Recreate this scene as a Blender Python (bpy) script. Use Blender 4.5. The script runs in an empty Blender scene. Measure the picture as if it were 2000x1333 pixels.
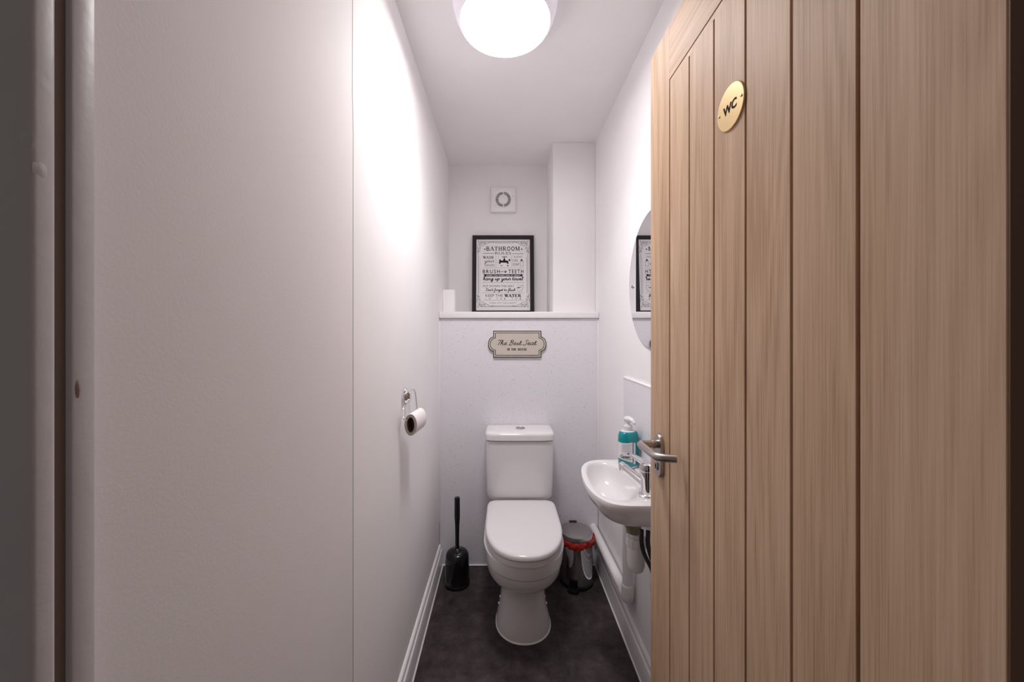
import bpy, bmesh, math, random
from mathutils import Vector, Matrix
random.seed(7)
PI = math.pi
SC = bpy.context.scene
COL = SC.collection

# ------------------------------------------------------------------ camera, world, light, exposure
EYE = 1.29
cam_d = bpy.data.cameras.new('camera')
cam_d.sensor_width = 36.0
cam_d.lens = 727 / 2000 * 36
cam_d.shift_x = 17 / 2000
cam_d.shift_y = -16.5 / 2000
cam_d.clip_start = 0.01
cam = bpy.data.objects.new('camera', cam_d)
cam.location = (0, 0, EYE)
cam.rotation_euler = (PI / 2, 0, 0)
COL.objects.link(cam)
SC.camera = cam

wd = bpy.data.worlds.new('corridor_dimness')
SC.world = wd
wd.use_nodes = True
wd.node_tree.nodes['Background'].inputs[0].default_value = (1.0, 0.88, 0.86, 1)
wd.node_tree.nodes['Background'].inputs[1].default_value = 0.13

LAMP_STRENGTH = 27.0
LAMP_WATTS = 4.1
LAMP_SPREAD = math.radians(122)
LAMP_COLOUR = (1.0, 0.965, 0.975)
SC.view_settings.view_transform = 'Standard'
SC.view_settings.look = 'None'
SC.view_settings.exposure = 0.0
SC.view_settings.gamma = 1.0
SC.view_settings.use_curve_mapping = False
try:
    SC.cycles.max_bounces = 14
    SC.cycles.diffuse_bounces = 8
    SC.cycles.caustics_reflective = False
    SC.cycles.caustics_refractive = False
    SC.cycles.use_denoising = True
except Exception:
    pass

# ------------------------------------------------------------------ material helpers
def lin(r, g, b):
    f = lambda c: (c / 255 / 12.92) if c / 255 <= 0.04045 else ((c / 255 + 0.055) / 1.055) ** 2.4
    return (f(r), f(g), f(b), 1)

def mat(name, col, rough=0.5, metal=0.0, spec=0.5, coat=0.0):
    m = bpy.data.materials.new(name)
    m.use_nodes = True
    b = m.node_tree.nodes['Principled BSDF']
    b.inputs['Base Color'].default_value = (*col[:3], 1)
    b.inputs['Roughness'].default_value = rough
    b.inputs['Metallic'].default_value = metal
    b.inputs['Specular IOR Level'].default_value = spec
    b.inputs['Coat Weight'].default_value = coat
    return m

def nd(m, t, **kw):
    n = m.node_tree.nodes.new(t)
    for k, v in kw.items():
        setattr(n, k, v)
    return n

def lk(m, a, b):
    m.node_tree.links.new(a, b)

def noise(m, vec, scale, detail=4, rough=0.55, dist=0.0):
    n = nd(m, 'ShaderNodeTexNoise')
    n.inputs['Scale'].default_value = scale
    n.inputs['Detail'].default_value = detail
    n.inputs['Roughness'].default_value = rough
    n.inputs['Distortion'].default_value = dist
    lk(m, vec, n.inputs['Vector'])
    return n.outputs['Fac']

def coords(m, scale=(1, 1, 1)):
    tc = nd(m, 'ShaderNodeTexCoord')
    mp = nd(m, 'ShaderNodeMapping')
    mp.inputs['Scale'].default_value = scale
    lk(m, tc.outputs['Object'], mp.inputs['Vector'])
    return mp.outputs['Vector']

def ramp(m, fac, stops):
    r = nd(m, 'ShaderNodeValToRGB')
    e = r.color_ramp.elements
    e[0].position, e[0].color = stops[0]
    e[1].position, e[1].color = stops[-1]
    for p, c in stops[1:-1]:
        x = e.new(p)
        x.color = c
    lk(m, fac, r.inputs['Fac'])
    return r.outputs['Color']

def bump(m, h, strength, distance=0.001):
    b = nd(m, 'ShaderNodeBump')
    b.inputs['Strength'].default_value = strength
    b.inputs['Distance'].default_value = distance
    lk(m, h, b.inputs['Height'])
    lk(m, b.outputs['Normal'], m.node_tree.nodes['Principled BSDF'].inputs['Normal'])

def base(m, out):
    lk(m, out, m.node_tree.nodes['Principled BSDF'].inputs['Base Color'])

def paint(name, col, rough=0.55, scale=180, strength=0.25, var=0.02, spec=0.35):
    m = mat(name, col, rough, 0, spec)
    v = coords(m)
    f = noise(m, v, 3.5, 5)
    lo = tuple(c * (1 - var) for c in col[:3]) + (1,)
    hi = tuple(min(1, c * (1 + var)) for c in col[:3]) + (1,)
    base(m, ramp(m, f, [(0.3, lo), (0.7, hi)]))
    bump(m, noise(m, v, scale, 3), strength, 0.0012)
    return m

WALL = (0.885, 0.865, 0.873)
M = {}
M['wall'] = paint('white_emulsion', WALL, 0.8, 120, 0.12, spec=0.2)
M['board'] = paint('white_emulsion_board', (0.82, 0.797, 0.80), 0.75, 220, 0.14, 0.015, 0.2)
M['ceiling'] = paint('ceiling_emulsion', (0.885, 0.865, 0.875), 0.7, 90, 0.08)
M['gloss'] = paint('white_gloss_paint', (0.87, 0.85, 0.857), 0.3, 60, 0.08)
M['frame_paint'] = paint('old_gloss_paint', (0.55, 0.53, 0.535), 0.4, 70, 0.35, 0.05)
M['sealant'] = mat('white_sealant', (0.90, 0.88, 0.885), 0.35)
M['ceramic'] = mat('white_ceramic', (0.79, 0.765, 0.77), 0.14, 0, 0.5, 0.15)
M['seat_plastic'] = mat('white_seat_plastic', (0.78, 0.755, 0.765), 0.16, 0, 0.5)
M['plastic'] = mat('white_plastic', (0.85, 0.83, 0.84), 0.3)
M['pipe'] = mat('white_pipe_plastic', (0.85, 0.83, 0.835), 0.35)
M['chrome'] = mat('chrome', (0.78, 0.77, 0.78), 0.06, 1.0)
M['satin'] = mat('satin_steel', (0.50, 0.46, 0.43), 0.28, 1.0)
M['lid_steel'] = mat('brushed_lid_steel', (0.50, 0.48, 0.48), 0.3, 1.0)
M['mirror'] = mat('mirror_silver', (0.86, 0.87, 0.88), 0.01, 1.0)
M['glass_edge'] = mat('mirror_glass_edge', (0.22, 0.25, 0.25), 0.15)
M['black'] = mat('black_gloss_plastic', (0.006, 0.006, 0.007), 0.14)
M['black_matt'] = mat('black_matt', (0.012, 0.011, 0.012), 0.5)
M['dark_gap'] = mat('dark_gap', (0.03, 0.022, 0.02), 0.9)
M['red_bag'] = mat('red_bag_plastic', (0.42, 0.022, 0.014), 0.35)
M['brass'] = mat('brushed_brass', (0.66, 0.48, 0.235), 0.36, 0.6)
M['ink'] = mat('black_ink', (0.022, 0.018, 0.02), 0.9, 0, 0.1)
M['grey_ink'] = mat('grey_ink', (0.10, 0.09, 0.093), 0.9, 0, 0.1)
M['paper'] = mat('white_paper', (0.82, 0.80, 0.81), 0.5)
M['cream'] = mat('cream_board', (0.60, 0.545, 0.475), 0.6)
M['frame_black'] = mat('charcoal_frame', (0.026, 0.020, 0.024), 0.6, 0, 0.2)
M['tissue'] = paint('tissue_paper', (0.86, 0.82, 0.825), 0.9, 500, 0.3, 0.01, 0.1)
M['tissue_end'] = mat('tissue_layers', (0.50, 0.44, 0.39), 0.95)
M['card'] = mat('cardboard_core', (0.16, 0.085, 0.045), 0.9)
M['teal'] = mat('teal_soap', (0.0, 0.27, 0.30), 0.08, 0, 0.6)
M['clear'] = mat('clear_bottle_plastic', (0.66, 0.68, 0.69), 0.08, 0, 0.6)
M['label'] = mat('white_label', (0.76, 0.76, 0.77), 0.3)
M['label_ink'] = mat('brown_label_ink', (0.30, 0.25, 0.23), 0.6)
M['hose'] = mat('braided_hose', (0.045, 0.042, 0.042), 0.35, 0.6)
M['brass_nut'] = mat('dull_brass_nut', (0.34, 0.29, 0.19), 0.45, 0.4)
M['joint_shade'] = mat('shaded_open_joint', (0.10, 0.085, 0.085), 0.9)  # shade of the open gap put into the colour
M['groove_shade'] = mat('shaded_groove', (0.20, 0.15, 0.125), 0.8)  # brown shadow of the jamb groove put into its colour
M['bare_wood'] = mat('bare_chip', (0.30, 0.235, 0.20), 0.8)
M['hole'] = mat('dark_recess', (0.02, 0.017, 0.018), 0.8)

# brushed lid streaks
v = coords(M['lid_steel'], (30, 400, 30))
bump(M['lid_steel'], noise(M['lid_steel'], v, 1.0, 3), 0.08, 0.0005)
# hose braid
v = coords(M['hose'])
wv = nd(M['hose'], 'ShaderNodeTexWave'); wv.inputs['Scale'].default_value = 160
wv.inputs['Distortion'].default_value = 1.0
lk(M['hose'], v, wv.inputs['Vector'])
bump(M['hose'], wv.outputs['Fac'], 0.6, 0.001)

# floor vinyl
m = M['floor'] = mat('charcoal_vinyl', (0.04, 0.034, 0.034), 0.42, 0, 0.35)
v = coords(m)
f1 = noise(m, v, 10.0, 9, 0.78, 0.2)
base(m, ramp(m, f1, [(0.34, (0.015, 0.0108, 0.011, 1)), (0.50, (0.044, 0.034, 0.0335, 1)), (0.64, (0.082, 0.065, 0.063, 1))]))
f2 = noise(m, coords(m, (60, 120, 60)), 1.0, 4)
bump(m, f2, 0.15, 0.0008)

# speckled laminate panel
m = M['panel'] = mat('speckled_laminate', (0.7, 0.67, 0.7), 0.22, 0, 0.5)
v = coords(m)
vor = nd(m, 'ShaderNodeTexVoronoi')
vor.inputs['Scale'].default_value = 105
vor.inputs['Randomness'].default_value = 1.0
lk(m, v, vor.inputs['Vector'])
# each cell picks its own dot size; most cells get none
sep = nd(m, 'ShaderNodeSeparateColor')
lk(m, vor.outputs['Color'], sep.inputs['Color'])
thr = nd(m, 'ShaderNodeMapRange')
thr.inputs['From Min'].default_value = 0.30
thr.inputs['From Max'].default_value = 1.0
thr.inputs['To Min'].default_value = 0.0
thr.inputs['To Max'].default_value = 0.23
lk(m, sep.outputs[0], thr.inputs['Value'])
lt = nd(m, 'ShaderNodeMath', operation='LESS_THAN')
lk(m, vor.outputs['Distance'], lt.inputs[0])
lk(m, thr.outputs[0], lt.inputs[1])
mx = nd(m, 'ShaderNodeMix', data_type='RGBA')
mx.inputs[6].default_value = (0.80, 0.785, 0.825, 1)
mx.inputs[7].default_value = (0.47, 0.45, 0.47, 1)
lk(m, lt.outputs[0], mx.inputs[0])
base(m, mx.outputs[2])

# oak
def oak(name, dark, mid, light, along='z'):
    m = mat(name, mid, 0.55, 0, 0.22)
    tc = nd(m, 'ShaderNodeTexCoord')
    oi = nd(m, 'ShaderNodeObjectInfo')
    off = nd(m, 'ShaderNodeMath', operation='MULTIPLY'); off.inputs[1].default_value = 37.0
    lk(m, oi.outputs['Random'], off.inputs[0])
    cx = nd(m, 'ShaderNodeCombineXYZ')
    for i in range(3):
        lk(m, off.outputs[0], cx.inputs[i])
    add = nd(m, 'ShaderNodeVectorMath', operation='ADD')
    lk(m, tc.outputs['Object'], add.inputs[0]); lk(m, cx.outputs[0], add.inputs[1])
    def mp(s):
        s = s if along == 'z' else (s[0], s[2], s[1])
        q = nd(m, 'ShaderNodeMapping'); q.inputs['Scale'].default_value = s
        lk(m, add.outputs[0], q.inputs['Vector'])
        return q.outputs['Vector']
    # cathedral grain: contour bands of a stretched noise
    n1 = noise(m, mp((9, 9, 0.8)), 1.0, 2, 0.4, 0.3)
    mul = nd(m, 'ShaderNodeMath', operation='MULTIPLY'); mul.inputs[1].default_value = 60
    lk(m, n1, mul.inputs[0])
    sn = nd(m, 'ShaderNodeMath', operation='SINE'); lk(m, mul.outputs[0], sn.inputs[0])
    half = nd(m, 'ShaderNodeMapRange')
    half.inputs['From Min'].default_value = -1; half.inputs['From Max'].default_value = 1
    lk(m, sn.outputs[0], half.inputs['Value'])
    n2 = noise(m, mp((420, 420, 6)), 1.0, 3, 0.6)
    n3 = noise(m, mp((5, 5, 0.9)), 1.0, 3, 0.5)
    a1 = nd(m, 'ShaderNodeMath', operation='MULTIPLY_ADD')
    a1.inputs[1].default_value = 0.10; lk(m, half.outputs[0], a1.inputs[0])
    s2 = nd(m, 'ShaderNodeMath', operation='MULTIPLY'); s2.inputs[1].default_value = 0.62
    lk(m, n2, s2.inputs[0]); lk(m, s2.outputs[0], a1.inputs[2])
    a2 = nd(m, 'ShaderNodeMath', operation='MULTIPLY_ADD')
    a2.inputs[1].default_value = 0.5
    lk(m, n3, a2.inputs[0]); lk(m, a1.outputs[0], a2.inputs[2])
    c = ramp(m, a2.outputs[0], [(0.38, (*dark, 1)), (0.60, (*mid, 1)), (0.82, (*light, 1))])
    base(m, c)
    bump(m, n2, 0.12, 0.0006)
    return m
OAK = ((0.385, 0.24, 0.138), (0.565, 0.386, 0.256), (0.69, 0.50, 0.345))
M['oak'] = oak('oak_veneer', *OAK)
M['oak_rail'] = oak('oak_veneer_rail', *OAK, along='y')
M['oak_groove'] = mat('groove_varnish_bounce', (0.30, 0.115, 0.02), 0.4)  # orange stain, with light bouncing between varnished sides put into the colour
M['oak_shaded_edge'] = mat('oak_edge_in_shade', (0.16, 0.07, 0.03), 0.5)  # oak darkened: the jamb's shadow on the hinge edge is in the colour

# lamp
m = M['lamp'] = mat('lamp_diffuser', (0.9, 0.9, 0.9), 0.4)
b = m.node_tree.nodes['Principled BSDF']
b.inputs['Emission Color'].default_value = (*LAMP_COLOUR, 1)
b.inputs['Emission Strength'].default_value = LAMP_STRENGTH
m = M['lamp_side'] = mat('lamp_side', (0.75, 0.72, 0.76), 0.25)
b = m.node_tree.nodes['Principled BSDF']
b.inputs['Emission Color'].default_value = (0.95, 0.88, 1.0, 1)
b.inputs['Emission Strength'].default_value = 0.22

# ------------------------------------------------------------------ mesh helpers
def P(x, y, d):
    """photo pixel (2000 x 1333) at depth d -> world point"""
    return Vector(((x - 983) / 727 * d, d, EYE - (y - 650) / 727 * d))

def wloc(o):
    p = Vector((0, 0, 0))
    while o is not None:
        p = p + o.location
        o = o.parent
    return p

def obj(name, bm, m, parent=None, smooth=True, ang=38):
    bmesh.ops.recalc_face_normals(bm, faces=bm.faces)
    if smooth:
        a = math.radians(ang)
        for f in bm.faces:
            f.smooth = True
        for e in bm.edges:
            if len(e.link_faces) == 2 and e.calc_face_angle(0) > a:
                e.smooth = False
    off = wloc(parent) if parent else Vector((0, 0, 0))
    if parent is None and len(bm.verts):
        xs = [v.co for v in bm.verts]
        off = Vector(((min(v.x for v in xs) + max(v.x for v in xs)) / 2, (min(v.y for v in xs) + max(v.y for v in xs)) / 2, min(v.z for v in xs)))
    bmesh.ops.translate(bm, verts=bm.verts, vec=-off)
    me = bpy.data.meshes.new(name)
    bm.to_mesh(me)
    bm.free()
    me.materials.append(M[m] if isinstance(m, str) else m)
    o = bpy.data.objects.new(name, me)
    COL.objects.link(o)
    if parent:
        o.parent = parent
    else:
        o.location = off
    return o

def thing(name, label, cat, loc, group=None):
    o = bpy.data.objects.new(name, None)
    o.empty_display_size = 0.05
    o.location = loc
    o['label'] = label
    o['category'] = cat
    if group:
        o['group'] = group
    COL.objects.link(o)
    return o

def struct(o, label, cat=None):
    o['kind'] = 'structure'
    o['label'] = label
    if cat:
        o['category'] = cat
    return o

def B():
    return bmesh.new()

def box(bm, x0, x1, y0, y1, z0, z1, bev=0.0, seg=2):
    r = bmesh.ops.create_cube(bm, size=1)
    vs = r['verts']
    for v in vs:
        v.co = Vector((x0 + (v.co.x + .5) * (x1 - x0), y0 + (v.co.y + .5) * (y1 - y0), z0 + (v.co.z + .5) * (z1 - z0)))
    if bev:
        es = list({e for v in vs for e in v.link_edges})
        bmesh.ops.bevel(bm, geom=es, offset=bev, segments=seg, profile=0.5, affect='EDGES')
    return bm

def loft(bm, rings, cap0=True, cap1=True, closed=True):
    rv = [[bm.verts.new(p) for p in r] for r in rings]
    n = len(rings[0])
    for a, c in zip(rv, rv[1:]):
        for i in range(n if closed else n - 1):
            j = (i + 1) % n
            bm.faces.new((a[i], a[j], c[j], c[i]))
    if cap0:
        bm.faces.new(rv[0])
    if cap1:
        bm.faces.new(rv[-1])
    return rv

def lathe(bm, prof, c, axis='Z', n=40, sx=1.0, sy=1.0, cap0=True, cap1=True, ang0=0.0):
    """prof: (radius, height) pairs along the axis from c"""
    rings = []
    for r, h in prof:
        ring = []
        for i in range(n):
            t = 2 * PI * i / n + ang0
            a, b_ = r * math.cos(t) * sx, r * math.sin(t) * sy
            if axis == 'Z':
                ring.append(Vector((c[0] + a, c[1] + b_, c[2] + h)))
            elif axis == 'Y':
                ring.append(Vector((c[0] + a, c[1] + h, c[2] + b_)))
            else:
                ring.append(Vector((c[0] + h, c[1] + a, c[2] + b_)))
        rings.append(ring)
    loft(bm, rings, cap0, cap1)
    return bm

def catmull(pts, sub=6, closed=False):
    pts = [Vector(p) for p in pts]
    n = len(pts)
    out = []
    rng = range(n) if closed else range(n - 1)
    for i in rng:
        if closed:
            p0, p1, p2, p3 = pts[(i - 1) % n], pts[i], pts[(i + 1) % n], pts[(i + 2) % n]
        else:
            p1, p2 = pts[i], pts[i + 1]
            p0 = pts[i - 1] if i else p1 * 2 - p2
            p3 = pts[i + 2] if i + 2 < n else p2 * 2 - p1
        for k in range(sub):
            t = k / sub
            out.append(0.5 * ((2 * p1) + (p2 - p0) * t + (2 * p0 - 5 * p1 + 4 * p2 - p3) * t * t + (3 * p1 - p0 - 3 * p2 + p3) * t ** 3))
    if not closed:
        out.append(pts[-1])
    return out

def tube(bm, pts, r, n=14, cap=True):
    pts = [Vector(p) for p in pts]
    rad = r if isinstance(r, (list, tuple)) else [r] * len(pts)
    tans = []
    for i in range(len(pts)):
        a = pts[max(i - 1, 0)]; c = pts[min(i + 1, len(pts) - 1)]
        tans.append((c - a).normalized())
    up = Vector((0, 0, 1)) if abs(tans[0].z) < 0.9 else Vector((1, 0, 0))
    u = tans[0].cross(up).normalized()
    rings = []
    for i, p in enumerate(pts):
        if i:
            q = tans[i - 1].rotation_difference(tans[i])
            u = q @ u
        w = tans[i].cross(u).normalized()
        rings.append([p + (u * math.cos(2 * PI * k / n) + w * math.sin(2 * PI * k / n)) * rad[i] for k in range(n)])
    loft(bm, rings, cap, cap)
    return bm

def arc_fillet(pts, rads, seg=6):
    """polyline with rounded corners"""
    pts = [Vector(p) for p in pts]
    out = [pts[0]]
    for i in range(1, len(pts) - 1):
        a, p, c = pts[i - 1], pts[i], pts[i + 1]
        r = rads[i - 1] if isinstance(rads, (list, tuple)) else rads
        d0 = (a - p).normalized(); d1 = (c - p).normalized()
        s, e = p + d0 * r, p + d1 * r
        for k in range(seg + 1):
            t = k / seg
            out.append(s * (1 - t) ** 2 + p * 2 * t * (1 - t) + e * t * t)
    out.append(pts[-1])
    return out

# 2D prints: shapes drawn in a local (u right, v up) plane then mapped by fr(u, v, h)
def ribbon(bm, pts, w, fr, h=0.0, closed=False):
    pts = [Vector((p[0], p[1])) for p in pts]
    q = [pts[0]]
    for p in pts[1:]:
        if (p - q[-1]).length > 1e-7:
            q.append(p)
    pts = q
    n = len(pts)
    if n < 2:
        return
    L, R = [], []
    for i in range(n):
        if closed:
            a, c = pts[(i - 1) % n], pts[(i + 1) % n]
        else:
            a, c = pts[max(i - 1, 0)], pts[min(i + 1, n - 1)]
        d0 = (pts[i] - a); d1 = (c - pts[i])
        d0 = d0.normalized() if d0.length > 1e-9 else d1.normalized()
        d1 = d1.normalized() if d1.length > 1e-9 else d0
        t = (d0 + d1)
        t = t.normalized() if t.length > 1e-6 else d0
        nn = Vector((-t.y, t.x))
        k = max(0.45, nn.dot(Vector((-d0.y, d0.x))))
        o = nn * (w / 2 / k)
        L.append(bm.verts.new(fr(pts[i].x + o.x, pts[i].y + o.y, h)))
        R.append(bm.verts.new(fr(pts[i].x - o.x, pts[i].y - o.y, h)))
    for i in range(n if closed else n - 1):
        j = (i + 1) % n
        bm.faces.new((L[i], L[j], R[j], R[i]))

def poly(bm, pts, fr, h=0.0):
    bm.faces.new([bm.verts.new(fr(p[0], p[1], h)) for p in pts])

def disc(bm, cx, cy, r, fr, h=0.0, n=10, ry=None):
    ry = ry or r
    poly(bm, [(cx + r * math.cos(2 * PI * i / n), cy + ry * math.sin(2 * PI * i / n)) for i in range(n)], fr, h)

def sans(bm, body, x0, x1, y0, y1, fr, h=0.0, bold=0.0, space=1.0):
    """built-in sans lettering fitted into a rectangle"""
    cu = bpy.data.curves.new('lettering_source', 'FONT')
    cu.body = body
    cu.size = 1.0
    cu.offset = bold
    cu.space_character = space
    cu.resolution_u = 3
    cu.fill_mode = 'FRONT'
    ob = bpy.data.objects.new('lettering_source', cu)
    COL.objects.link(ob)
    dg = bpy.context.evaluated_depsgraph_get()
    dg.update()
    me = bpy.data.meshes.new_from_object(ob.evaluated_get(dg))
    co = [v.co.copy() for v in me.vertices]
    ax, bx = min(c.x for c in co), max(c.x for c in co)
    ay, by = min(c.y for c in co), max(c.y for c in co)
    vs = [bm.verts.new(fr(x0 + (c.x - ax) / (bx - ax) * (x1 - x0), y0 + (c.y - ay) / (by - ay) * (y1 - y0), h)) for c in co]
    for p in me.polygons:
        try:
            bm.faces.new([vs[i] for i in p.vertices])
        except ValueError:
            pass
    bpy.data.objects.remove(ob)
    bpy.data.curves.remove(cu)
    bpy.data.meshes.remove(me)

CUR = {
 'a': ([[(.75,.9),(.4,1),(.1,.6),(.15,.1),(.45,0),(.7,.4),(.8,1),(.75,.2),(.95,.05),(1.15,.3)]], 1.1),
 'e': ([[(.05,.35),(.5,.5),(.65,.85),(.4,1),(.12,.6),(.2,.1),(.5,0),(.9,.3)]], .85),
 'f': ([[(0,.2),(.45,1.2),(.6,1.9),(.4,1.9),(.25,.8),(.1,-.8),(.25,-.9),(.4,-.1),(.8,.3)]], .75),
 'g': ([[(.75,.9),(.4,1),(.1,.6),(.15,.1),(.45,.05),(.75,.9),(.6,-.7),(.3,-1),(.15,-.7),(.6,-.1),(1.05,.3)]], 1.0),
 'h': ([[(0,.2),(.45,1.3),(.5,1.9),(.3,1.8),(.15,.9),(.1,0)], [(.12,.4),(.45,.95),(.65,.8),(.6,.15),(.75,0),(1.0,.3)]], 1.0),
 'l': ([[(0,.2),(.4,1.2),(.45,1.9),(.28,1.8),(.18,.6),(.3,.02),(.6,.3)]], .6),
 'n': ([[(0,.8),(.12,.95),(.12,0)], [(.12,.5),(.45,.97),(.65,.8),(.6,.15),(.75,0),(1,.3)]], 1.0),
 'o': ([[(.45,1),(.12,.7),(.15,.15),(.45,0),(.75,.4),(.65,.9),(.4,.95),(.7,.8),(1,.85)]], .95),
 'p': ([[(0,.6),(.2,1),(.1,0),(-.05,-1)], [(.15,.5),(.5,1),(.75,.7),(.6,.1),(.2,.1)]], .95),
 'r': ([[(0,.3),(.25,1.1),(.3,.9),(.6,.9),(.5,.3),(.6,0),(.85,.3)]], .8),
 's': ([[(0,.2),(.35,1),(.3,.75),(.6,.3),(.4,0),(.1,.1)], [(.5,.05),(.85,.3)]], .8),
 't': ([[(0,.3),(.3,1.7),(.2,.4),(.35,0),(.7,.3)], [(0,1.15),(.6,1.2)]], .65),
 'u': ([[(0,.8),(.15,.95),(.1,.3),(.3,0),(.65,.5),(.72,.95),(.65,.2),(.8,0),(1.05,.3)]], 1.0),
 'w': ([[(0,.8),(.12,.95),(.1,.25),(.3,0),(.55,.5),(.6,.9),(.58,.25),(.75,0),(1,.5),(1,.95),(1.25,.85)]], 1.2),
 'x': ([[(0,.9),(.25,.9),(.5,.1),(.8,.1)], [(.75,.95),(.05,0)]], .85),
 'y': ([[(0,.8),(.15,.95),(.12,.35),(.3,.05),(.6,.45),(.7,.95),(.5,-.7),(.25,-1),(.12,-.75),(.5,-.15),(.95,.3)]], .95),
 'T': ([[(0,1.75),(.3,1.95),(1.3,1.9)], [(.75,1.9),(.5,.7),(.2,-.1)]], .9),
 'B': ([[(.5,1.9),(.3,.7),(.1,-.2)], [(.1,1.6),(.6,2.0),(1.05,1.75),(.8,1.2),(.45,1.05),(.95,.9),(.85,.15),(.35,-.15),(-.1,0)]], 1.2),
 'S': ([[(1.1,1.7),(.8,2),(.45,1.7),(.6,1.2),(.75,.6),(.4,-.1),(-.1,-.1),(-.1,.3)]], 1.0),
 'D': ([[(.45,1.9),(.3,.9),(.1,0)], [(0,1.7),(.6,2),(1.2,1.5),(1.0,.4),(.4,-.05),(0,.15)]], 1.3),
 'C': ([[(1.0,1.6),(.7,2),(.2,1.4),(.15,.4),(.5,-.05),(1.0,.35)]], 1.0),
 "'": ([[(.1,2),(.05,1.5)]], .3),
 ' ': ([], .6),
}
def cursive(bm, body, x0, x1, ybase, xh, w, fr, h=0.0, slant=0.22, space=1.0):
    adv = sum(CUR[c][1] * space for c in body)
    sx = (x1 - x0) / adv
    x = 0
    for c in body:
        strokes, a = CUR[c]
        for s in strokes:
            pts = [(x0 + (x + p[0]) * sx + slant * p[1] * xh * 0.8, ybase + p[1] * xh) for p in s]
            ribbon(bm, catmull([(p[0], p[1], 0) for p in pts], 5) if len(pts) > 2 else pts, w, fr, h)
        x += a * space

# slab / Didone capitals: (points, weight) strokes and serif positions
def _ell(cx, cy, rx, ry, n=20, a0=0, a1=2 * PI):
    return [(cx + rx * math.cos(a0 + (a1 - a0) * i / n), cy + ry * math.sin(a0 + (a1 - a0) * i / n)) for i in range(n + 1)]
SER = {
 'A': ([([(.06,0),(.42,1)],.5),([(.42,1),(.78,0)],1.2),([(.2,.36),(.63,.36)],.5)], [(.06,0),(.78,0)], .88),
 'B': ([([(.17,0),(.17,1)],1.2),([(.17,.97),(.5,.97),(.63,.86),(.63,.66),(.5,.53),(.17,.52)],.8),([(.17,.5),(.55,.5),(.7,.38),(.7,.14),(.55,.03),(.17,.03)],.9)], [(.17,0),(.17,1)], .84),
 'E': ([([(.17,0),(.17,1)],1.2),([(.17,.97),(.65,.97)],.5),([(.17,.5),(.52,.5)],.5),([(.17,.03),(.67,.03)],.5),([(.64,1),(.64,.76)],.5),([(.66,0),(.66,.25)],.5)], [(.17,0),(.17,1)], .8),
 'H': ([([(.17,0),(.17,1)],1.2),([(.68,0),(.68,1)],1.2),([(.17,.5),(.68,.5)],.5)], [(.17,0),(.17,1),(.68,0),(.68,1)], .88),
 'I': ([([(.17,0),(.17,1)],1.2)], [(.17,0),(.17,1)], .36),
 'M': ([([(.13,0),(.13,1)],.6),([(.13,1),(.5,.08)],1.2),([(.5,.08),(.86,1)],.5),([(.88,0),(.88,1)],1.2)], [(.13,0),(.88,0),(.13,1),(.88,1)], 1.05),
 'N': ([([(.14,0),(.14,1)],.5),([(.14,1),(.68,0)],1.2),([(.68,0),(.68,1)],.5)], [(.14,0),(.14,1),(.68,1)], .84),
 'O': ([(_ell(.43,.5,.32,.47),.95)], [], .88),
 'R': ([([(.17,0),(.17,1)],1.2),([(.17,.97),(.52,.97),(.66,.86),(.66,.63),(.52,.5),(.17,.5)],.8),([(.42,.5),(.74,0)],1.1)], [(.17,0),(.17,1),(.76,0)], .88),
 'S': ([([(.62,.72),(.6,.9),(.4,.98),(.18,.9),(.15,.7),(.38,.53),(.6,.38),(.64,.18),(.42,.02),(.18,.08),(.12,.28)],.9)], [], .76),
 'T': ([([(.4,0),(.4,1)],1.2),([(.06,.97),(.74,.97)],.5),([(.07,1),(.07,.74)],.5),([(.73,1),(.73,.74)],.5)], [(.4,0)], .82),
 'U': ([([(.17,1),(.17,.25),(.28,.04),(.52,.04),(.64,.25),(.66,1)],.9)], [(.17,1),(.66,1)], .86),
 'W': ([([(.08,1),(.32,0)],1.2),([(.32,0),(.52,.85)],.5),([(.5,1),(.74,0)],1.2),([(.74,0),(.97,1)],.5)], [(.08,1),(.5,1),(.97,1)], 1.05),
 ' ': ([], [], .5),
}
def serif(bm, body, x0, x1, y0, y1, wt, fr, h=0.0, gap=0.0):
    adv = sum(SER[c][2] + gap for c in body) - gap
    sx = (x1 - x0) / adv
    H = y1 - y0
    x = 0
    for c in body:
        st, sf, a = SER[c]
        for pts, k in st:
            ribbon(bm, [(x0 + (x + p[0]) * sx, y0 + p[1] * H) for p in pts], wt * k, fr, h)
        for p in sf:
            cx = x0 + (x + p[0]) * sx
            cy = y0 + p[1] * H + (wt * .22 if p[1] < .5 else -wt * .22)
            ribbon(bm, [(cx - wt * 1.05, cy), (cx + wt * 1.05, cy)], wt * .45, fr, h)
        x += a + gap

# ------------------------------------------------------------------ room measures
XL, XR = -0.354, 0.527          # side walls
YP = 2.06                       # face of the panel behind the toilet
YA = 2.428                      # back of the niche above the shelf
ZC = 2.38                       # ceiling
YF = 0.264                      # corridor face of the door wall

# ------------------------------------------------------------------ setting
o = obj('floor', box(B(), -0.9, 1.0, -1.2, YA + .1, -0.05, 0), 'floor')
struct(o, 'dark charcoal mottled vinyl floor', 'floor')
o = obj('ceiling', box(B(), XL - .1, XR + .1, .264, YA + .1, ZC, ZC + .06), 'ceiling')
struct(o, 'plain white painted ceiling around the round lamp', 'ceiling')

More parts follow.
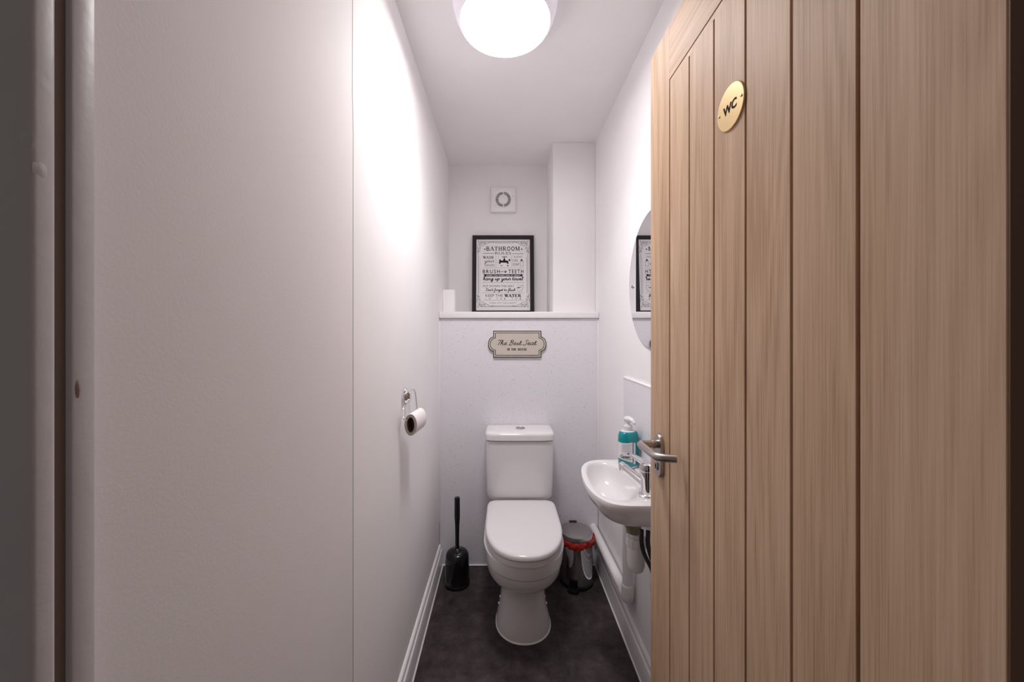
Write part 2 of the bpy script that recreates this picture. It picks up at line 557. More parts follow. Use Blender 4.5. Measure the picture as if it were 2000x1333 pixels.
# left wall: smooth far stretch, and a rougher board nearer the door with an open joint between
ZK = 1.80
edge = [(0.8755, 0), (0.8755, ZK - .12), (0.8762, ZK - .05), (0.8735, ZK + .01), (0.8705, ZK + .05), (0.8712, ZK + .2), (0.8735, ZK + .35), (0.8735, ZC)]
far = [(y + .0036, z) for y, z in edge] + [(YA + .09, ZC), (YA + .09, 0)]
bm = B()
loft(bm, [[Vector((XL, y, z)) for y, z in far], [Vector((XL - .09, y, z)) for y, z in far]])
wl = obj('wall_left', bm, 'wall', ang=10)
struct(wl, 'white left wall beyond the open vertical joint', 'wall')
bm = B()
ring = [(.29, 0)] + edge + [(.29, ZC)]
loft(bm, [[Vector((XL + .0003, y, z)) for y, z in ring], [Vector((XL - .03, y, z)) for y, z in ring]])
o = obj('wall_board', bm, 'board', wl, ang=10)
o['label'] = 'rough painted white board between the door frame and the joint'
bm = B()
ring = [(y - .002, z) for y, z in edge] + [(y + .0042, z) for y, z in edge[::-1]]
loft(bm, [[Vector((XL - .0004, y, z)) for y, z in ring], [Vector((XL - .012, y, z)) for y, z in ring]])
obj('joint_shade_strip', bm, 'joint_shade', wl, ang=10)  # dark strip added just under the surface, standing for the gap's shade

wr = obj('wall_right', box(B(), XR, XR + .09, .30, YA + .09, 0, ZC), 'wall')
struct(wr, 'white right wall behind the open oak door', 'wall')

wb = obj('wall_back', box(B(), XL - .09, XR + .09, YA, YA + .09, 0, ZC), 'wall')
struct(wb, 'white back wall with fan niche over speckled panelling', 'wall')
obj('boxed_ledge', box(B(), XL, XR, YP + .012, YA, 0, 1.368), 'wall', wb)
o = obj('wall_panel', box(B(), XL + .003, XR - .003, YP, YP + .012, 0.002, 1.368, .0015, 1), 'panel', wb)
o['label'] = 'pale grey laminate panel with dark speckles'
o = obj('pipe_boxing', box(B(), .284, XR, 2.13, YA, 1.404, ZC, .004, 2), 'wall', wb)
bm = B()
box(bm, XL, -.282, 2.165, 2.25, 1.404, 1.54, .006, 3)
o = obj('corner_block', bm, 'wall', wb)
o['label'] = 'small white painted block in the niche corner'
obj('panel_sealant', box(B(), XL + .003, XR - .003, YP - .006, YP + .002, 0, .006, .002, 1), 'sealant', wb)
obj('corner_sealant', box(B(), XL, XL + .0035, YP - .0005, YP + .003, .235, 1.366, .0005, 1), 'sealant', wb)
obj('corner_sealant', box(B(), XR - .006, XR, YP - .001, YP + .003, .40, 1.366, .0008, 1), 'sealant', wb)

# front wall around the doorway (seen only at its left edge)
wf = obj('wall_front', box(B(), -.9, -.43, YF + .002, .31, 0, ZC), 'wall')
struct(wf, 'white wall holding the doorway', 'wall')
obj('wall_return', box(B(), .47, 1.0, YF + .002, .30, 0, ZC), 'wall', wf)
obj('wall_over_door', box(B(), -.43, .47, YF + .002, .31, 2.06, ZC), 'wall', wf)

# left door jamb: bead facing the corridor, dark groove, second strip
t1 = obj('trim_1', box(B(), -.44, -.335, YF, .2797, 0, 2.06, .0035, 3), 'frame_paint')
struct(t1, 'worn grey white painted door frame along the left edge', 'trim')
obj('frame_core', box(B(), -.44, -.3405, .275, .295, 0, 2.06), 'groove_shade', t1)
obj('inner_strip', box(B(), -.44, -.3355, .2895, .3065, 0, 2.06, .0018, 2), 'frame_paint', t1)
bm = B()
lathe(bm, [(0.0002, .0012), (.0025, .0008), (.004, 0)], (-.3355, .2935, 1.29 - (760 - 650) / 727 * .2935), 'X', 14, .5, 1.9, False, False)
obj('paint_chip', bm, 'bare_wood', t1)
for zz, k in ((1.29 + .137, 0), (1.29 + .118, 1)):
    bm = B()
    lathe(bm, [(.0001, .0009), (.003, .0007), (.0052, 0)], (-.3355 if k else -.3395, .270 if k else YF + .0005, zz), 'X' if k else 'Y', 14, 1.0, 1.5, False, False)
    if not k:
        for v_ in bm.verts:
            v_.co.y = 2 * YF + .001 - v_.co.y
    obj('paint_blob', bm, 'frame_paint', t1)
t2 = obj('trim_2', box(B(), .428, .475, YF, .305, 0, 2.06, .003, 2), 'frame_paint')
struct(t2, 'painted door frame on the hinge side', 'trim')
t3 = obj('trim_3', box(B(), -.343, .432, YF, .3045, 2.02, 2.06, .003, 2), 'frame_paint')
struct(t3, 'painted door frame head over the doorway', 'trim')

# skirtings
def skirting(name, side, label):
    x = XL if side < 0 else XR
    s = -side
    prof = [(0, 0), (.018, 0), (.018, .086), (.0165, .092), (.0115, .097), (.0115, .1075), (.010, .1135), (.006, .118), (0, .119)]
    bm = B()
    loft(bm, [[Vector((x + s * px, y, pz)) for px, pz in prof] for y in (.31, YP - .002)])
    o = struct(obj(name, bm, 'gloss', ang=20), label, 'skirting')
    bm = B()
    loft(bm, [[Vector((x + s * (.0175 + a), y, c)) for a, c in ((0, 0), (.0055, 0), (.004, .003), (0, .0055))] for y in (.31, YP - .004)])
    obj('sealant_bead', bm, 'sealant', o)
    return o
skirting('baseboard_left', -1, 'moulded white skirting board along the left wall')
skirting('baseboard_right', 1, 'moulded white skirting board below the waste pipe')

# ------------------------------------------------------------------ oak door, open against the right wall
XD, TD = .383, .035
Y0, Y1 = .283, .967
ZT, ZB = 2.0, .008
d1 = struct(bpy.data.objects.new('door_1', None), 'oak cottage door with vertical planks, standing open', 'door')
d1.location = (XD + TD / 2, Y0, 0)
COL.objects.link(d1)
GY = [.402, .495, .5886, .677, .767, .857]
g = .0022
obj('core', box(B(), XD + .0055, XD + TD, Y0 + .001, Y1 - .001, ZB + .001, ZT - .001), 'oak_groove', d1)
def slab(y0, y1, z0, z1, bev=.0006, both=False):
    bm = box(B(), XD, XD + .0065, y0, y1, z0, z1)
    es = [e for e in bm.edges if all(abs(v_.co.x - XD) < 1e-6 for v_ in e.verts) and (both or abs(e.verts[0].co.z - e.verts[1].co.z) > .05)]
    bmesh.ops.bevel(bm, geom=es, offset=bev, segments=1, profile=.5, affect='EDGES')
    return bm
def plank(name, y0, y1, z0, z1):
    return obj(name, slab(y0, y1, z0, z1), 'oak', d1)
obj('stile', slab(Y0, GY[0] - g, ZB, ZT), 'oak', d1)
obj('stile', slab(GY[-1] + g, Y1, ZB, ZT), 'oak', d1)
obj('top_rail', slab(GY[0] - g, GY[-1] + g, 1.8745, ZT, .0002, False), 'oak_rail', d1)
obj('bottom_rail', slab(GY[0] - g, GY[-1] + g, ZB, .20, .0002, False), 'oak_rail', d1)
obj('panel_head', box(B(), XD, XD + .0065, GY[0] + g, GY[-1] - g, 1.860, 1.8705), 'oak', d1)
for a, c in zip(GY, GY[1:]):
    plank('plank', a + g, c - g, .204, 1.8602)
obj('hinge_edge', box(B(), XD + .0005, XD + TD, Y0 - .0015, Y0 + .002, ZB, ZT), 'oak_shaded_edge', d1)
obj('latch_edge', box(B(), XD + .0065, XD + TD, Y1 - .002, Y1 + .0006, ZB, ZT), 'oak', d1)

# handle set: long rounded plate, spindle collar, lever that bends out and back
HY, HZ, ZPC = .908, 1.019, .991
bm = B()
def stadium(hw, hh, n=10):
    pts = []
    for i in range(n + 1):
        t = PI * i / n
        pts.append((hw * math.cos(t), hh - hw + hw * math.sin(t)))
    for i in range(n + 1):
        t = PI + PI * i / n
        pts.append((hw * math.cos(t), -(hh - hw) + hw * math.sin(t)))
    return pts
S0 = stadium(.0225, .053)
S1 = [(a * .93, c * .975) for a, c in S0]
loft(bm, [[Vector((XD, HY + a, ZPC + c)) for a, c in S0], [Vector((XD - .0065, HY + a, ZPC + c)) for a, c in S0], [Vector((XD - .0085, HY + a, ZPC + c)) for a, c in S1]])
hp = obj('handle_plate', bm, 'satin', d1)
bm = B()
lathe(bm, [(.0105, 0), (.0105, -.006), (.012, -.008), (.012, -.012), (.0095, -.014)], (XD - .0085, HY, HZ), 'X', 24)
obj('collar', bm, 'satin', hp)
bm = B()
path = arc_fillet([(XD - .012, HY - .002, HZ), (.331, HY - .002, HZ), (.333, .806, HZ), (.370, .795, HZ + .001)], [.013, .022], 8)
tube(bm, path, .0088, 20)
lv = obj('lever', bm, 'satin', d1)
bm = B()
lathe(bm, [(.0085, 0), (.0085, -.002), (.0065, -.0028)], (XD - .0085, HY, .965), 'X', 20, .8, 1.25)
kh = obj('keyhole_rose', bm, 'satin', hp)
bm = B()
lathe(bm, [(.0042, 0), (.0042, -.0006)], (XD - .0113, HY, .965), 'X', 16, .7, 1.7)
obj('keyhole', bm, 'hole', hp)

# round WC sign on the door
SY, SZ = .6245, 1.6685
ws = thing('door_sign', 'round brass sign lettered WC screwed to the oak door', 'sign', (XD, SY, SZ))
bm = B()
lathe(bm, [(.037, 0), (.037, -.0022), (.0362, -.003)], (XD, SY, SZ), 'X', 56)
obj('plate', bm, 'brass', ws)
frS = lambda u, v_, h=0: Vector((XD - .0030 - .0003 - h, SY - u, SZ + v_))
bm = B()
sans(bm, 'WC', -.0185, .0185, -.0088, .0075, frS, 0, .035)
obj('lettering', bm, 'ink', ws)
for s in (-1, 1):
    bm = B()
    lathe(bm, [(.0022, 0), (.002, -.0012), (.0008, -.0016)], (XD - .003, SY + s * .0305, SZ + .0005), 'X', 12)
    obj('screw', bm, 'brass', ws)

# ------------------------------------------------------------------ ceiling lamp
LX, LY = .006, 1.222
lp = thing('ceiling_light', 'round white flush ceiling lamp, lit', 'ceiling light', (LX, LY, ZC))
bm = B()
lathe(bm, [(.172, 0), (.172, -.006), (.168, -.03), (.160, -.058), (.149, -.074), (.1465, -.0765)], (LX, LY, ZC), 'Z', 72, cap1=False)
obj('lamp_housing', bm, 'lamp_side', lp)
bm = B()
lathe(bm, [(.1462, -.072), (.1462, -.0775), (.1440, -.080), (.09, -.0806)], (LX, LY, ZC), 'Z', 72)
obj('diffuser', bm, 'lamp', lp)
# the lamp's own light: its prismatic diffuser throws most of it downwards
ld = bpy.data.lights.new('lamp_light', 'AREA')
ld.shape = 'DISK'
ld.size = .28
ld.energy = LAMP_WATTS
ld.color = LAMP_COLOUR
ld.spread = LAMP_SPREAD
lo = bpy.data.objects.new('lamp_light', ld)
COL.objects.link(lo)
lo.parent = lp
lo.location = (0, 0, -.0815)

# ------------------------------------------------------------------ shelf over the panel
bm = B()
box(bm, XL + .001, XR - .001, 2.045, YA - .001, 1.369, 1.4045, .004, 3)
o = obj('shelf', bm, 'gloss')
o['label'] = 'white painted shelf board capping the speckled panel'
o['category'] = 'shelf'

# ------------------------------------------------------------------ extractor fan
FX, FZ, FY = -.0005, 2.149, YA
fan = thing('extractor_fan', 'square white extractor fan with round grille', 'fan', (FX, FY, FZ))
bm = B()
hs = .0825
def sq(h, p, n=64):
    ring = []
    for i in range(n):
        t = 2 * PI * i / n
        c, q = math.cos(t), math.sin(t)
        k = (abs(c) ** p + abs(q) ** p) ** (-1 / p)
        ring.append((h * k * c, h * k * q))
    return ring
rg = []
for hh, p, yy in ((hs, 26, 0), (hs, 26, -.022), (hs - .004, 22, -.028), (hs - .014, 12, -.031)):
    rg.append([Vector((FX + a, FY + yy, FZ + c)) for a, c in sq(hh, p)])
for rr, yy in ((.0525, -.0315), (.0495, -.030), (.0495, -.012)):
    rg.append([Vector((FX + a, FY + yy, FZ + c)) for a, c in sq(rr, 2)])
loft(bm, rg, True, False)
obj('fan_cover', bm, 'plastic', fan)
bm = B()
lathe(bm, [(.051, -.011), (.051, -.0125)], (FX, FY, FZ), 'Y', 32)
obj('fan_cavity', bm, 'hole', fan)
bm = B()
for i in range(10):
    z = -.0446 + i * .00992
    hw = math.sqrt(max(.0495 ** 2 - z * z, 0)) + .0005
    box(bm, FX - hw, FX + hw, FY - .0305, FY - .020, FZ + z - .0014, FZ + z + .0014)
box(bm, FX - .003, FX + .003, FY - .030, FY - .020, FZ - .0495, FZ + .0495)
o = obj('grille', bm, 'plastic', fan, smooth=False)
o['kind'] = 'stuff'
bm = B()
lathe(bm, [(.0315, -.028), (.0315, -.031), (.025, -.034), (.012, -.0355), (.002, -.0358)], (FX, FY, FZ), 'Y', 32)
obj('grille_centre', bm, 'plastic', fan)
bm = B()
box(bm, FX - hs + .003, FX + hs - .003, FY - .036, FY - .026, FZ - hs + .001, FZ - hs + .016, .004, 2)
obj('pull_bar', bm, 'gloss', fan)
bm = B()
lathe(bm, [(.0035, -.030), (.0035, -.0325), (.001, -.0335)], (FX + .059, FY, FZ + .021), 'Y', 12)
obj('indicator_lamp', bm, 'clear', fan)

# ------------------------------------------------------------------ framed print leaning in the niche
KP = 2.372 / 727                        # metres per photo pixel at the print
FWd, FHt = 121.5 * KP, 158 * KP
lean = math.radians(4.1)
pf = thing('picture_frame', 'black framed bathroom rules print leaning on the shelf', 'picture', (0, 0, 0))
# local frame: u right, v up from bottom edge, h towards the room
PB = Vector((-.001, 2.428 - .022 - math.sin(lean) * FHt, 1.4050))
def frP(u, v_, h=0):
    return PB + Vector((u, v_ * math.sin(lean) - h * math.cos(lean), v_ * math.cos(lean) + h * math.sin(lean)))
pf.location = PB
def pbox(u0, u1, v0, v1, h0, h1, bev=.002):
    bm = box(B(), u0, u1, v0, v1, h0, h1, bev, 2)
    for q in bm.verts:
        q.co = frP(q.co.x, q.co.y, q.co.z)
    return bm
hwF, bw = FWd / 2, .0255
bm = B()
outl = [(-hwF, 0), (hwF, 0), (hwF, FHt), (-hwF, FHt)]
inn = [(-hwF + bw, bw), (hwF - bw, bw), (hwF - bw, FHt - bw), (-hwF + bw, FHt - bw)]
loft(bm, [[frP(u, v_, h) for u, v_ in L] for L, h in ((inn, -.016), (outl, -.018), (outl, .0), ([(a * .985, FHt / 2 + (c - FHt / 2) * .99) for a, c in outl], .002), (inn, .002), (inn, -.016))], False, False)
obj('frame', bm, 'frame_black', pf, ang=15)
obj('backing', pbox(-hwF + .004, hwF - .004, .004, FHt - .004, -.0185, -.013, 0), 'card', pf)
pr = obj('print', pbox(-hwF + bw - .003, hwF - bw + .003, bw - .003, FHt - bw + .003, -.0125, -.0055, 0), 'paper', pf)
# layout straight from photo pixels
YBOT = 608 + 6.5                        # bottom edge of the frame is hidden below the shelf lip
def frT(px, py, h=0):
    return frP((px - 982.6) * KP, (YBOT + 2 - py) * KP * 1.0, -.0050 + h)
def inkpart(name, fn, m='ink'):
    bm = B()
    fn(bm)
    return obj(name, bm, m, pr, smooth=False)
U = lambda px, py, h=0: frT(px, -py, h)  # v axis up: pass y negated
def N(pts):
    return [(p[0], -p[1]) for p in pts]
inkpart('lettering', lambda b: (serif(b, 'BATHROOM', 949, 1015.5, -489.2, -480.8, 1.3, U, 0, .12)))
def star(b, cx):
    pts = []
    for i in range(10):
        r = 2.1 if i % 2 == 0 else .95
        t = PI / 2 + PI * i / 5
        pts.append((cx + r * math.cos(t), -486.2 + r * math.sin(t)))
    poly(b, pts, U)
inkpart('star_ornament', lambda b: star(b, 946.3))
inkpart('star_ornament', lambda b: star(b, 1019.3))
inkpart('lettering', lambda b: sans(b, 'RULES', 966.8, 998.5, -496.8, -491.6, U, 0, 0.0), 'grey_ink')
inkpart('rule_line', lambda b: ribbon(b, N([(943, 494.6), (964.5, 494.6)]), .8, U), 'grey_ink')
inkpart('rule_line', lambda b: ribbon(b, N([(1000.5, 495.2), (1022.5, 495.2)]), .8, U), 'grey_ink')
inkpart('lettering', lambda b: (serif(b, 'WASH', 943.2, 963.6, -505.2, -500.2, .95, U, 0, .1)))
inkpart('lettering', lambda b: (cursive(b, 'your', 946.0, 964.6, -512.6, 3.6, .75, U)), 'grey_ink')
inkpart('lettering', lambda b: (sans(b, 'HANDS', 947, 965.8, -520.4, -516.4, U, 0, 0)), 'grey_ink')
inkpart('lettering', lambda b: (sans(b, 'ALWAYS', 1003.5, 1020, -503.2, -500, U)), 'grey_ink')
inkpart('lettering', lambda b: (sans(b, 'USE', 1001.5, 1011.5, -511.2, -506.5, U)), 'grey_ink')
inkpart('lettering', lambda b: (sans(b, 'SOAP', 1001.5, 1014, -519.5, -514, U)), 'grey_ink')
def dotted(b, x0, y0, x1, y1, step, r):
    n = max(1, int(math.hypot(x1 - x0, y1 - y0) / step))
    for i in range(n + 1):
        t = i / n
        cx, cy = x0 + (x1 - x0) * t, y0 + (y1 - y0) * t
        poly(b, [(cx - r, -cy - r), (cx + r, -cy - r), (cx + r, -cy + r), (cx - r, -cy + r)], U)
for row in ((968.5, 500.5, 968.5, 521.5, 2.3, .42),
            (999.6, 500.5, 999.6, 521.5, 2.3, .42),
            (943.5, 523.6, 1022.5, 523.6, 1.9, .40),
            (943.5, 552.8, 1022.5, 552.8, 2.3, .55),
            (943.5, 573.6, 1022.5, 573.6, 2.3, .45),
            (943.5, 588.3, 1022.5, 588.3, 1.9, .45),
            (936.4, 503, 936.4, 574, 2.4, .42),
            (1028.6, 503, 1028.6, 574, 1.2, .35),
            (966, 599.0, 1000, 599.0, 2.2, .45)):
    inkpart('dotted_rule', lambda b: dotted(b, *row), 'grey_ink')['kind'] = 'stuff'
def tap_icon(b):
    poly(b, N([(975, 506.5), (977.5, 507), (978.5, 509), (990.5, 509), (993, 510.5), (993, 515.5), (990, 515.5), (990, 513.2), (978, 513), (977, 515.8), (974.6, 515.8)]), U)
    poly(b, N([(982.5, 509.2), (983.6, 505), (986.2, 505), (987.4, 509.2)]), U)
    poly(b, N([(980, 501), (990.5, 501), (990.5, 502.2), (980, 502.2)]), U)
    poly(b, N([(984.4, 502.2), (985.6, 502.2), (985.6, 505), (984.4, 505)]), U)
    poly(b, N([(993, 507), (996.5, 505.8), (996.8, 510.5), (993.2, 509.2)]), U)
    disc(b, 991.6, -519.2, 1.4, U)
    ribbon(b, N(_ell(979.5, 517.5, 2.3, 2.0, 8, 0.3, 2.6)), .9, U)
    for q in ((973.7, 501.8), (971.8, 512.3)):
        disc(b, q[0], -q[1], .7, U, 0, 6)
inkpart('tap_icon', tap_icon)
def soap_icon(b):
    poly(b, N([(1016, 509.8), (1017.4, 508.6), (1017.8, 506.2), (1020.3, 506.2), (1020.8, 508.6), (1022, 509.8)]), U)
    ribbon(b, N([(1016.2, 511), (1022.4, 511), (1022.6, 519.8), (1016, 519.8)]), .45, U, 0, True)
inkpart('soap_icon', soap_icon)
inkpart('lettering', lambda b: (sans(b, 'BRUSH', 942.6, 976.2, -534.6, -527.2, U, 0, .012, 1.35)))
inkpart('lettering', lambda b: (sans(b, 'TEETH', 993, 1022.8, -534.6, -527.2, U, 0, .012, 1.35)))
inkpart('brush_icon', lambda b: (poly(b, N([(985, 530.5), (989.2, 530.5), (988.6, 533.2), (985.6, 533.2)]), U), ribbon(b, N([(984.5, 528.2), (987, 528.5), (990, 530.4)]), .5, U), cursive(b, 'your', 978, 983.6, -531.6, 1.3, .35, U)))
inkpart('banner', lambda b: poly(b, N([(943, 536.3), (1022.8, 536.3), (1019.6, 538.6), (1022.8, 540.9), (943, 540.9), (946.2, 538.6)]), U))
bm = B()
sans(bm, 'WHEN YOU WAKE AND AT NIGHT', 949, 1017, -540.0, -537.3, U, .0003, .01)
obj('lettering', bm, 'paper', pr, smooth=False)['label'] = 'white lettering on the black banner'
inkpart('lettering', lambda b: (cursive(b, 'hang up your towel', 943, 1021.5, -548.2, 3.3, 1.15, U)))
inkpart('lettering', lambda b: (sans(b, 'PUT DOWN THE SEAT', 943, 1004.5, -562.2, -558.0, U)), 'grey_ink')
inkpart('lettering', lambda b: (cursive(b, "Don't forget to flush", 948, 1006.5, -569.8, 2.7, .72, U)))
def loo_icon(b):
    disc(b, 1013.2, -563, 3.5, U, 0, 12, .95)
    ribbon(b, N([(1009.7, 564), (1011, 567.5), (1012, 571), (1016.5, 571), (1018, 567)]), .4, U)
    ribbon(b, N([(1017.5, 563.5), (1018, 558), (1022, 558), (1021.4, 564), (1018.5, 571)]), .5, U)
    ribbon(b, N([(1010, 557.5), (1016, 558)]), .35, U)
inkpart('toilet_icon', loo_icon)
inkpart('lettering', lambda b: (sans(b, 'KEEP THE', 948, 982.2, -581.6, -576.4, U)), 'grey_ink')
inkpart('lettering', lambda b: (serif(b, 'WATER', 985.6, 1017.8, -581.8, -576.2, 1.45, U, 0, .10)))
def spaced(b, word, xs):
    for c, x in zip(word, xs):
        sans(b, c, x - (1.2 if c != 'I' else .3), x + (1.2 if c != 'I' else .3), -586.4, -583.8, U, 0, .02)
for word, xs in (('IN', (948.6, 956)), ('THE', (971, 978.6, 986)), ('TUB', (1000.5, 1008.3, 1016.4))):
    inkpart('lettering', lambda b: spaced(b, word, xs))
inkpart('lettering', lambda b: (sans(b, 'TURN OFF THE LIGHTS', 955.5, 1008, -595.0, -592.2, U, 0, 0, 1.3)), 'grey_ink')
def corner(b, sx, sy):
    cx = 982.6 + sx * 49.8
    cy = 535.6 + sy * 66.0
    q = lambda pts: N([(cx - sx * p[0], cy - sy * p[1]) for p in pts])
    sp = lambda x, y, r, t0, turns, dirn: [(x + r * (1 - .8 * i / 16) * math.cos(t0 + dirn * turns * 2 * PI * i / 16), y + r * (1 - .8 * i / 16) * math.sin(t0 + dirn * turns * 2 * PI * i / 16)) for i in range(17)]
    w = .62
    ribbon(b, q([(3, 1.0), (0.4, .2), (1.2, 3.2), (4.5, 6.2), (2.2, 9.0), (.4, 6.4)]), w, U)
    ribbon(b, q(sp(7.2, 4.6, 3.4, PI, 1.4, 1)), w, U)
    ribbon(b, q(sp(13.2, 4.0, 2.6, PI, 1.3, -1)), w, U)
    ribbon(b, q(catmull([(3, 9.4, 0), (9, 9.8, 0), (15, 7.4, 0), (21, 3.6, 0), (28, 1.8, 0), (31, 2.6, 0), (29, 3.9, 0)], 4)), w, U)
    ribbon(b, q(sp(2.6, 14.5, 3.0, -PI / 2, 1.4, 1)), w, U)
    ribbon(b, q(sp(2.2, 20.6, 2.6, PI / 2, 1.4, 1)), w, U)
    ribbon(b, q(catmull([(-1.0, 9.5, 0), (-1.6, 14, 0), (0.2, 19, 0), (-1.0, 23, 0), (.8, 26, 0)], 4)), w, U)
    disc(b, cx - sx * 3.6, -(cy - sy * 5.0), .9, U, 0, 8)
inkpart('corner_flourish', lambda b: corner(b, -1, -1), 'grey_ink')
inkpart('corner_flourish', lambda b: corner(b, 1, -1), 'grey_ink')
inkpart('corner_flourish', lambda b: corner(b, -1, 1), 'grey_ink')
inkpart('corner_flourish', lambda b: corner(b, 1, 1), 'grey_ink')
for ln, lw in (([(937, 471.2), (1028, 471.2)], .75),
               ([(966, 473.4), (999, 473.4)], .5),
               ([(938, 600.6), (1027, 600.6)], .75),
               ([(934.0, 497), (934.0, 575)], .6),
               ([(1031.2, 497), (1031.2, 575)], .6)):
    inkpart('border_line', lambda b: ribbon(b, N(ln), lw, U), 'grey_ink')

# ------------------------------------------------------------------ 'best seat' plaque on the panel
KS = 2.045 / 727
pq = thing('wall_plaque', 'cream scalloped plaque reading The Best Seat above the toilet', 'sign', P(1010.2, 672.4, YP))
CX, CY = 1010.2, 672.6
def plaque_outline(ins):
    w, h, bx, by = 47.0 - ins, 26.2 - ins, 57.0 - ins, 14.0 - ins * .55
    pts = []
    R = 20.0
    def bulge(sgn):
        # arc from (w, -by) through (bx, 0) to (w, by)
        q = []
        for i in range(13):
            t = -1 + 2 * i / 12
            y = by * t
            x = w + (bx - w) * math.sqrt(max(0, 1 - (t * .985) ** 2)) ** .9
            q.append((sgn * x, y))
        return q
    right = bulge(1)
    left = bulge(-1)
    pts += [(w, -h), (w, -by - .01)] + right[0:] + [(w, by + .01), (w, h), (-w, h), (-w, by + .01)] + left[::-1] + [(-w, -by - .01), (-w, -h)]
    return pts
def frQ(u, v_, h=0):
    return Vector(((CX - 983 + u) * KS, YP - .012 - h, EYE - (CY - 650) * KS + v_ * KS))
bm = B()
o0 = plaque_outline(0)
loft(bm, [[frQ(a, c, -.0095) for a, c in o0], [frQ(a, c, 0) for a, c in o0]])
obj('board', bm, 'cream', pq, ang=15)
bm = B()
loft(bm, [[frQ(a, c, -.012) for a, c in plaque_outline(9)], [frQ(a, c, -.0095) for a, c in plaque_outline(9)]])
obj('spacer', bm, 'cream', pq)
bm = B()
ribbon(bm, plaque_outline(.75), 1.4, frQ, .0003, True)
obj('border_line', bm, 'ink', pq, smooth=False)
bm = B()
ribbon(bm, plaque_outline(4.4), 1.1, frQ, .0003, True)
obj('border_line', bm, 'ink', pq, smooth=False)
bm = B()
cursive(bm, 'The Best Seat', -39.5, 37.5, -1.6, 4.7, 1.0, frQ, .0003, .35)
obj('lettering', bm, 'ink', pq, smooth=False)
bm = B()
serif(bm, 'IN THE HOUSE', -19.5, 19, -12.3, -8.2, .95, frQ, .0003, .12)
obj('lettering', bm, 'ink', pq, smooth=False)

# ------------------------------------------------------------------ toilet
TX = .0885
def egg(z, tip, back, hw, yw, n=56, pf_=2.15, pb=4.5, hb=None, cx=None):
    """D-shaped ring: rounded front at y=tip, squarer back at y=back, widest at yw"""
    cx = TX if cx is None else cx
    ring = []
    for i in range(n):
        t = 2 * PI * i / n
        c, s = math.cos(t), math.sin(t)
        p = pb if s > 0 else pf_
        x = hw * math.copysign(abs(c) ** (2 / p), c)
        y = (back - yw) * abs(s) ** (2 / p) if s > 0 else -(yw - tip) * abs(s) ** (2 / p)
        ring.append(Vector((cx + x, yw + y, z)))
    return ring
tl = thing('toilet', 'white close-coupled ceramic toilet with its lid down', 'toilet', (TX, 1.80, 0))
bm = B()
rings = [
    egg(0.0, 1.538, 1.80, .1190, 1.665, pf_=2.1, pb=2.4),
    egg(.022, 1.540, 1.81, .1180, 1.665, pf_=2.1, pb=2.4),
    egg(.052, 1.548, 1.85, .1090, 1.67, pf_=2.1, pb=2.4),
    egg(.095, 1.560, 1.95, .1000, 1.68, pb=2.3),
    egg(.140, 1.570, 2.00, .0965, 1.69, pb=2.3),
    egg(.178, 1.569, 2.01, .0985, 1.69, pb=2.5),
    egg(.205, 1.553, 2.02, .1090, 1.68, pb=3),
    egg(.226, 1.522, 2.035, .1270, 1.67, pb=3.5),
    egg(.250, 1.482, 2.045, .1460, 1.66),
    egg(.283, 1.448, 2.045, .1590, 1.65),
    egg(.326, 1.430, 2.045, .1660, 1.65),
    egg(.3300, 1.429, 2.045, .1668, 1.65),
    egg(.3312, 1.439, 2.035, .1580, 1.65),
    egg(.3362, 1.437, 2.035, .1590, 1.65),
    egg(.3374, 1.425, 2.045, .1695, 1.65),
    egg(.366, 1.418, 2.045, .1725, 1.65),
    egg(.387, 1.416, 2.045, .1740, 1.65),
    egg(.3915, 1.421, 2.043, .1700, 1.65),
]
loft(bm, rings)
pan = obj('pan', bm, 'ceramic', tl, ang=32)
bm = B()
loft(bm, [egg(0.0002, 1.5335, 1.803, .1230, 1.664, pf_=2.1, pb=2.4), egg(.004, 1.5365, 1.801, .1200, 1.664, pf_=2.1, pb=2.4)])
obj('floor_sealant', bm, 'sealant', tl)
for s in (-1, 1):
    bm = B()
    c = Vector((TX + s * .100, 1.715, .072))
    lathe(bm, [(.008, -s * .004), (.008, s * .003), (.006, s * .006), (.002, s * .007)], c, 'X', 14)
    obj('bolt_cap', bm, 'chrome', tl)
    bm = B()
    lathe(bm, [(.008, -s * .004), (.008, s * .003), (.006, s * .006), (.002, s * .007)], c + Vector((s * .006, -.012, -.022)), 'X', 14)
    obj('bolt_cap', bm, 'chrome', tl)
bm = B()
loft(bm, [egg(.3910, 1.430, 1.850, .1500, 1.66, pf_=2.25, pb=11), egg(.3950, 1.430, 1.850, .1500, 1.66, pf_=2.25, pb=11), egg(.3955, 1.412, 1.858, .1610, 1.66, pf_=2.25, pb=11), egg(.398, 1.407, 1.862, .1650, 1.66, pf_=2.25, pb=11), egg(.4185, 1.406, 1.862, .1652, 1.66, pf_=2.25, pb=11), egg(.4215, 1.413, 1.858, .1615, 1.66, pf_=2.25, pb=11)])
obj('seat', bm, 'seat_plastic', tl, ang=50)
bm = B()
loft(bm, [egg(.4245, 1.412, 1.870, .1615, 1.66, pf_=2.3, pb=11), egg(.4262, 1.402, 1.875, .1665, 1.66, pf_=2.3, pb=11), egg(.4385, 1.401, 1.876, .1672, 1.66, pf_=2.3, pb=11), egg(.4445, 1.406, 1.875, .1645, 1.66, pf_=2.3, pb=11), egg(.4472, 1.422, 1.872, .156, 1.66, pf_=2.3, pb=10), egg(.4480, 1.470, 1.86, .130, 1.66, pb=6)])
obj('lid', bm, 'seat_plastic', tl, ang=60)
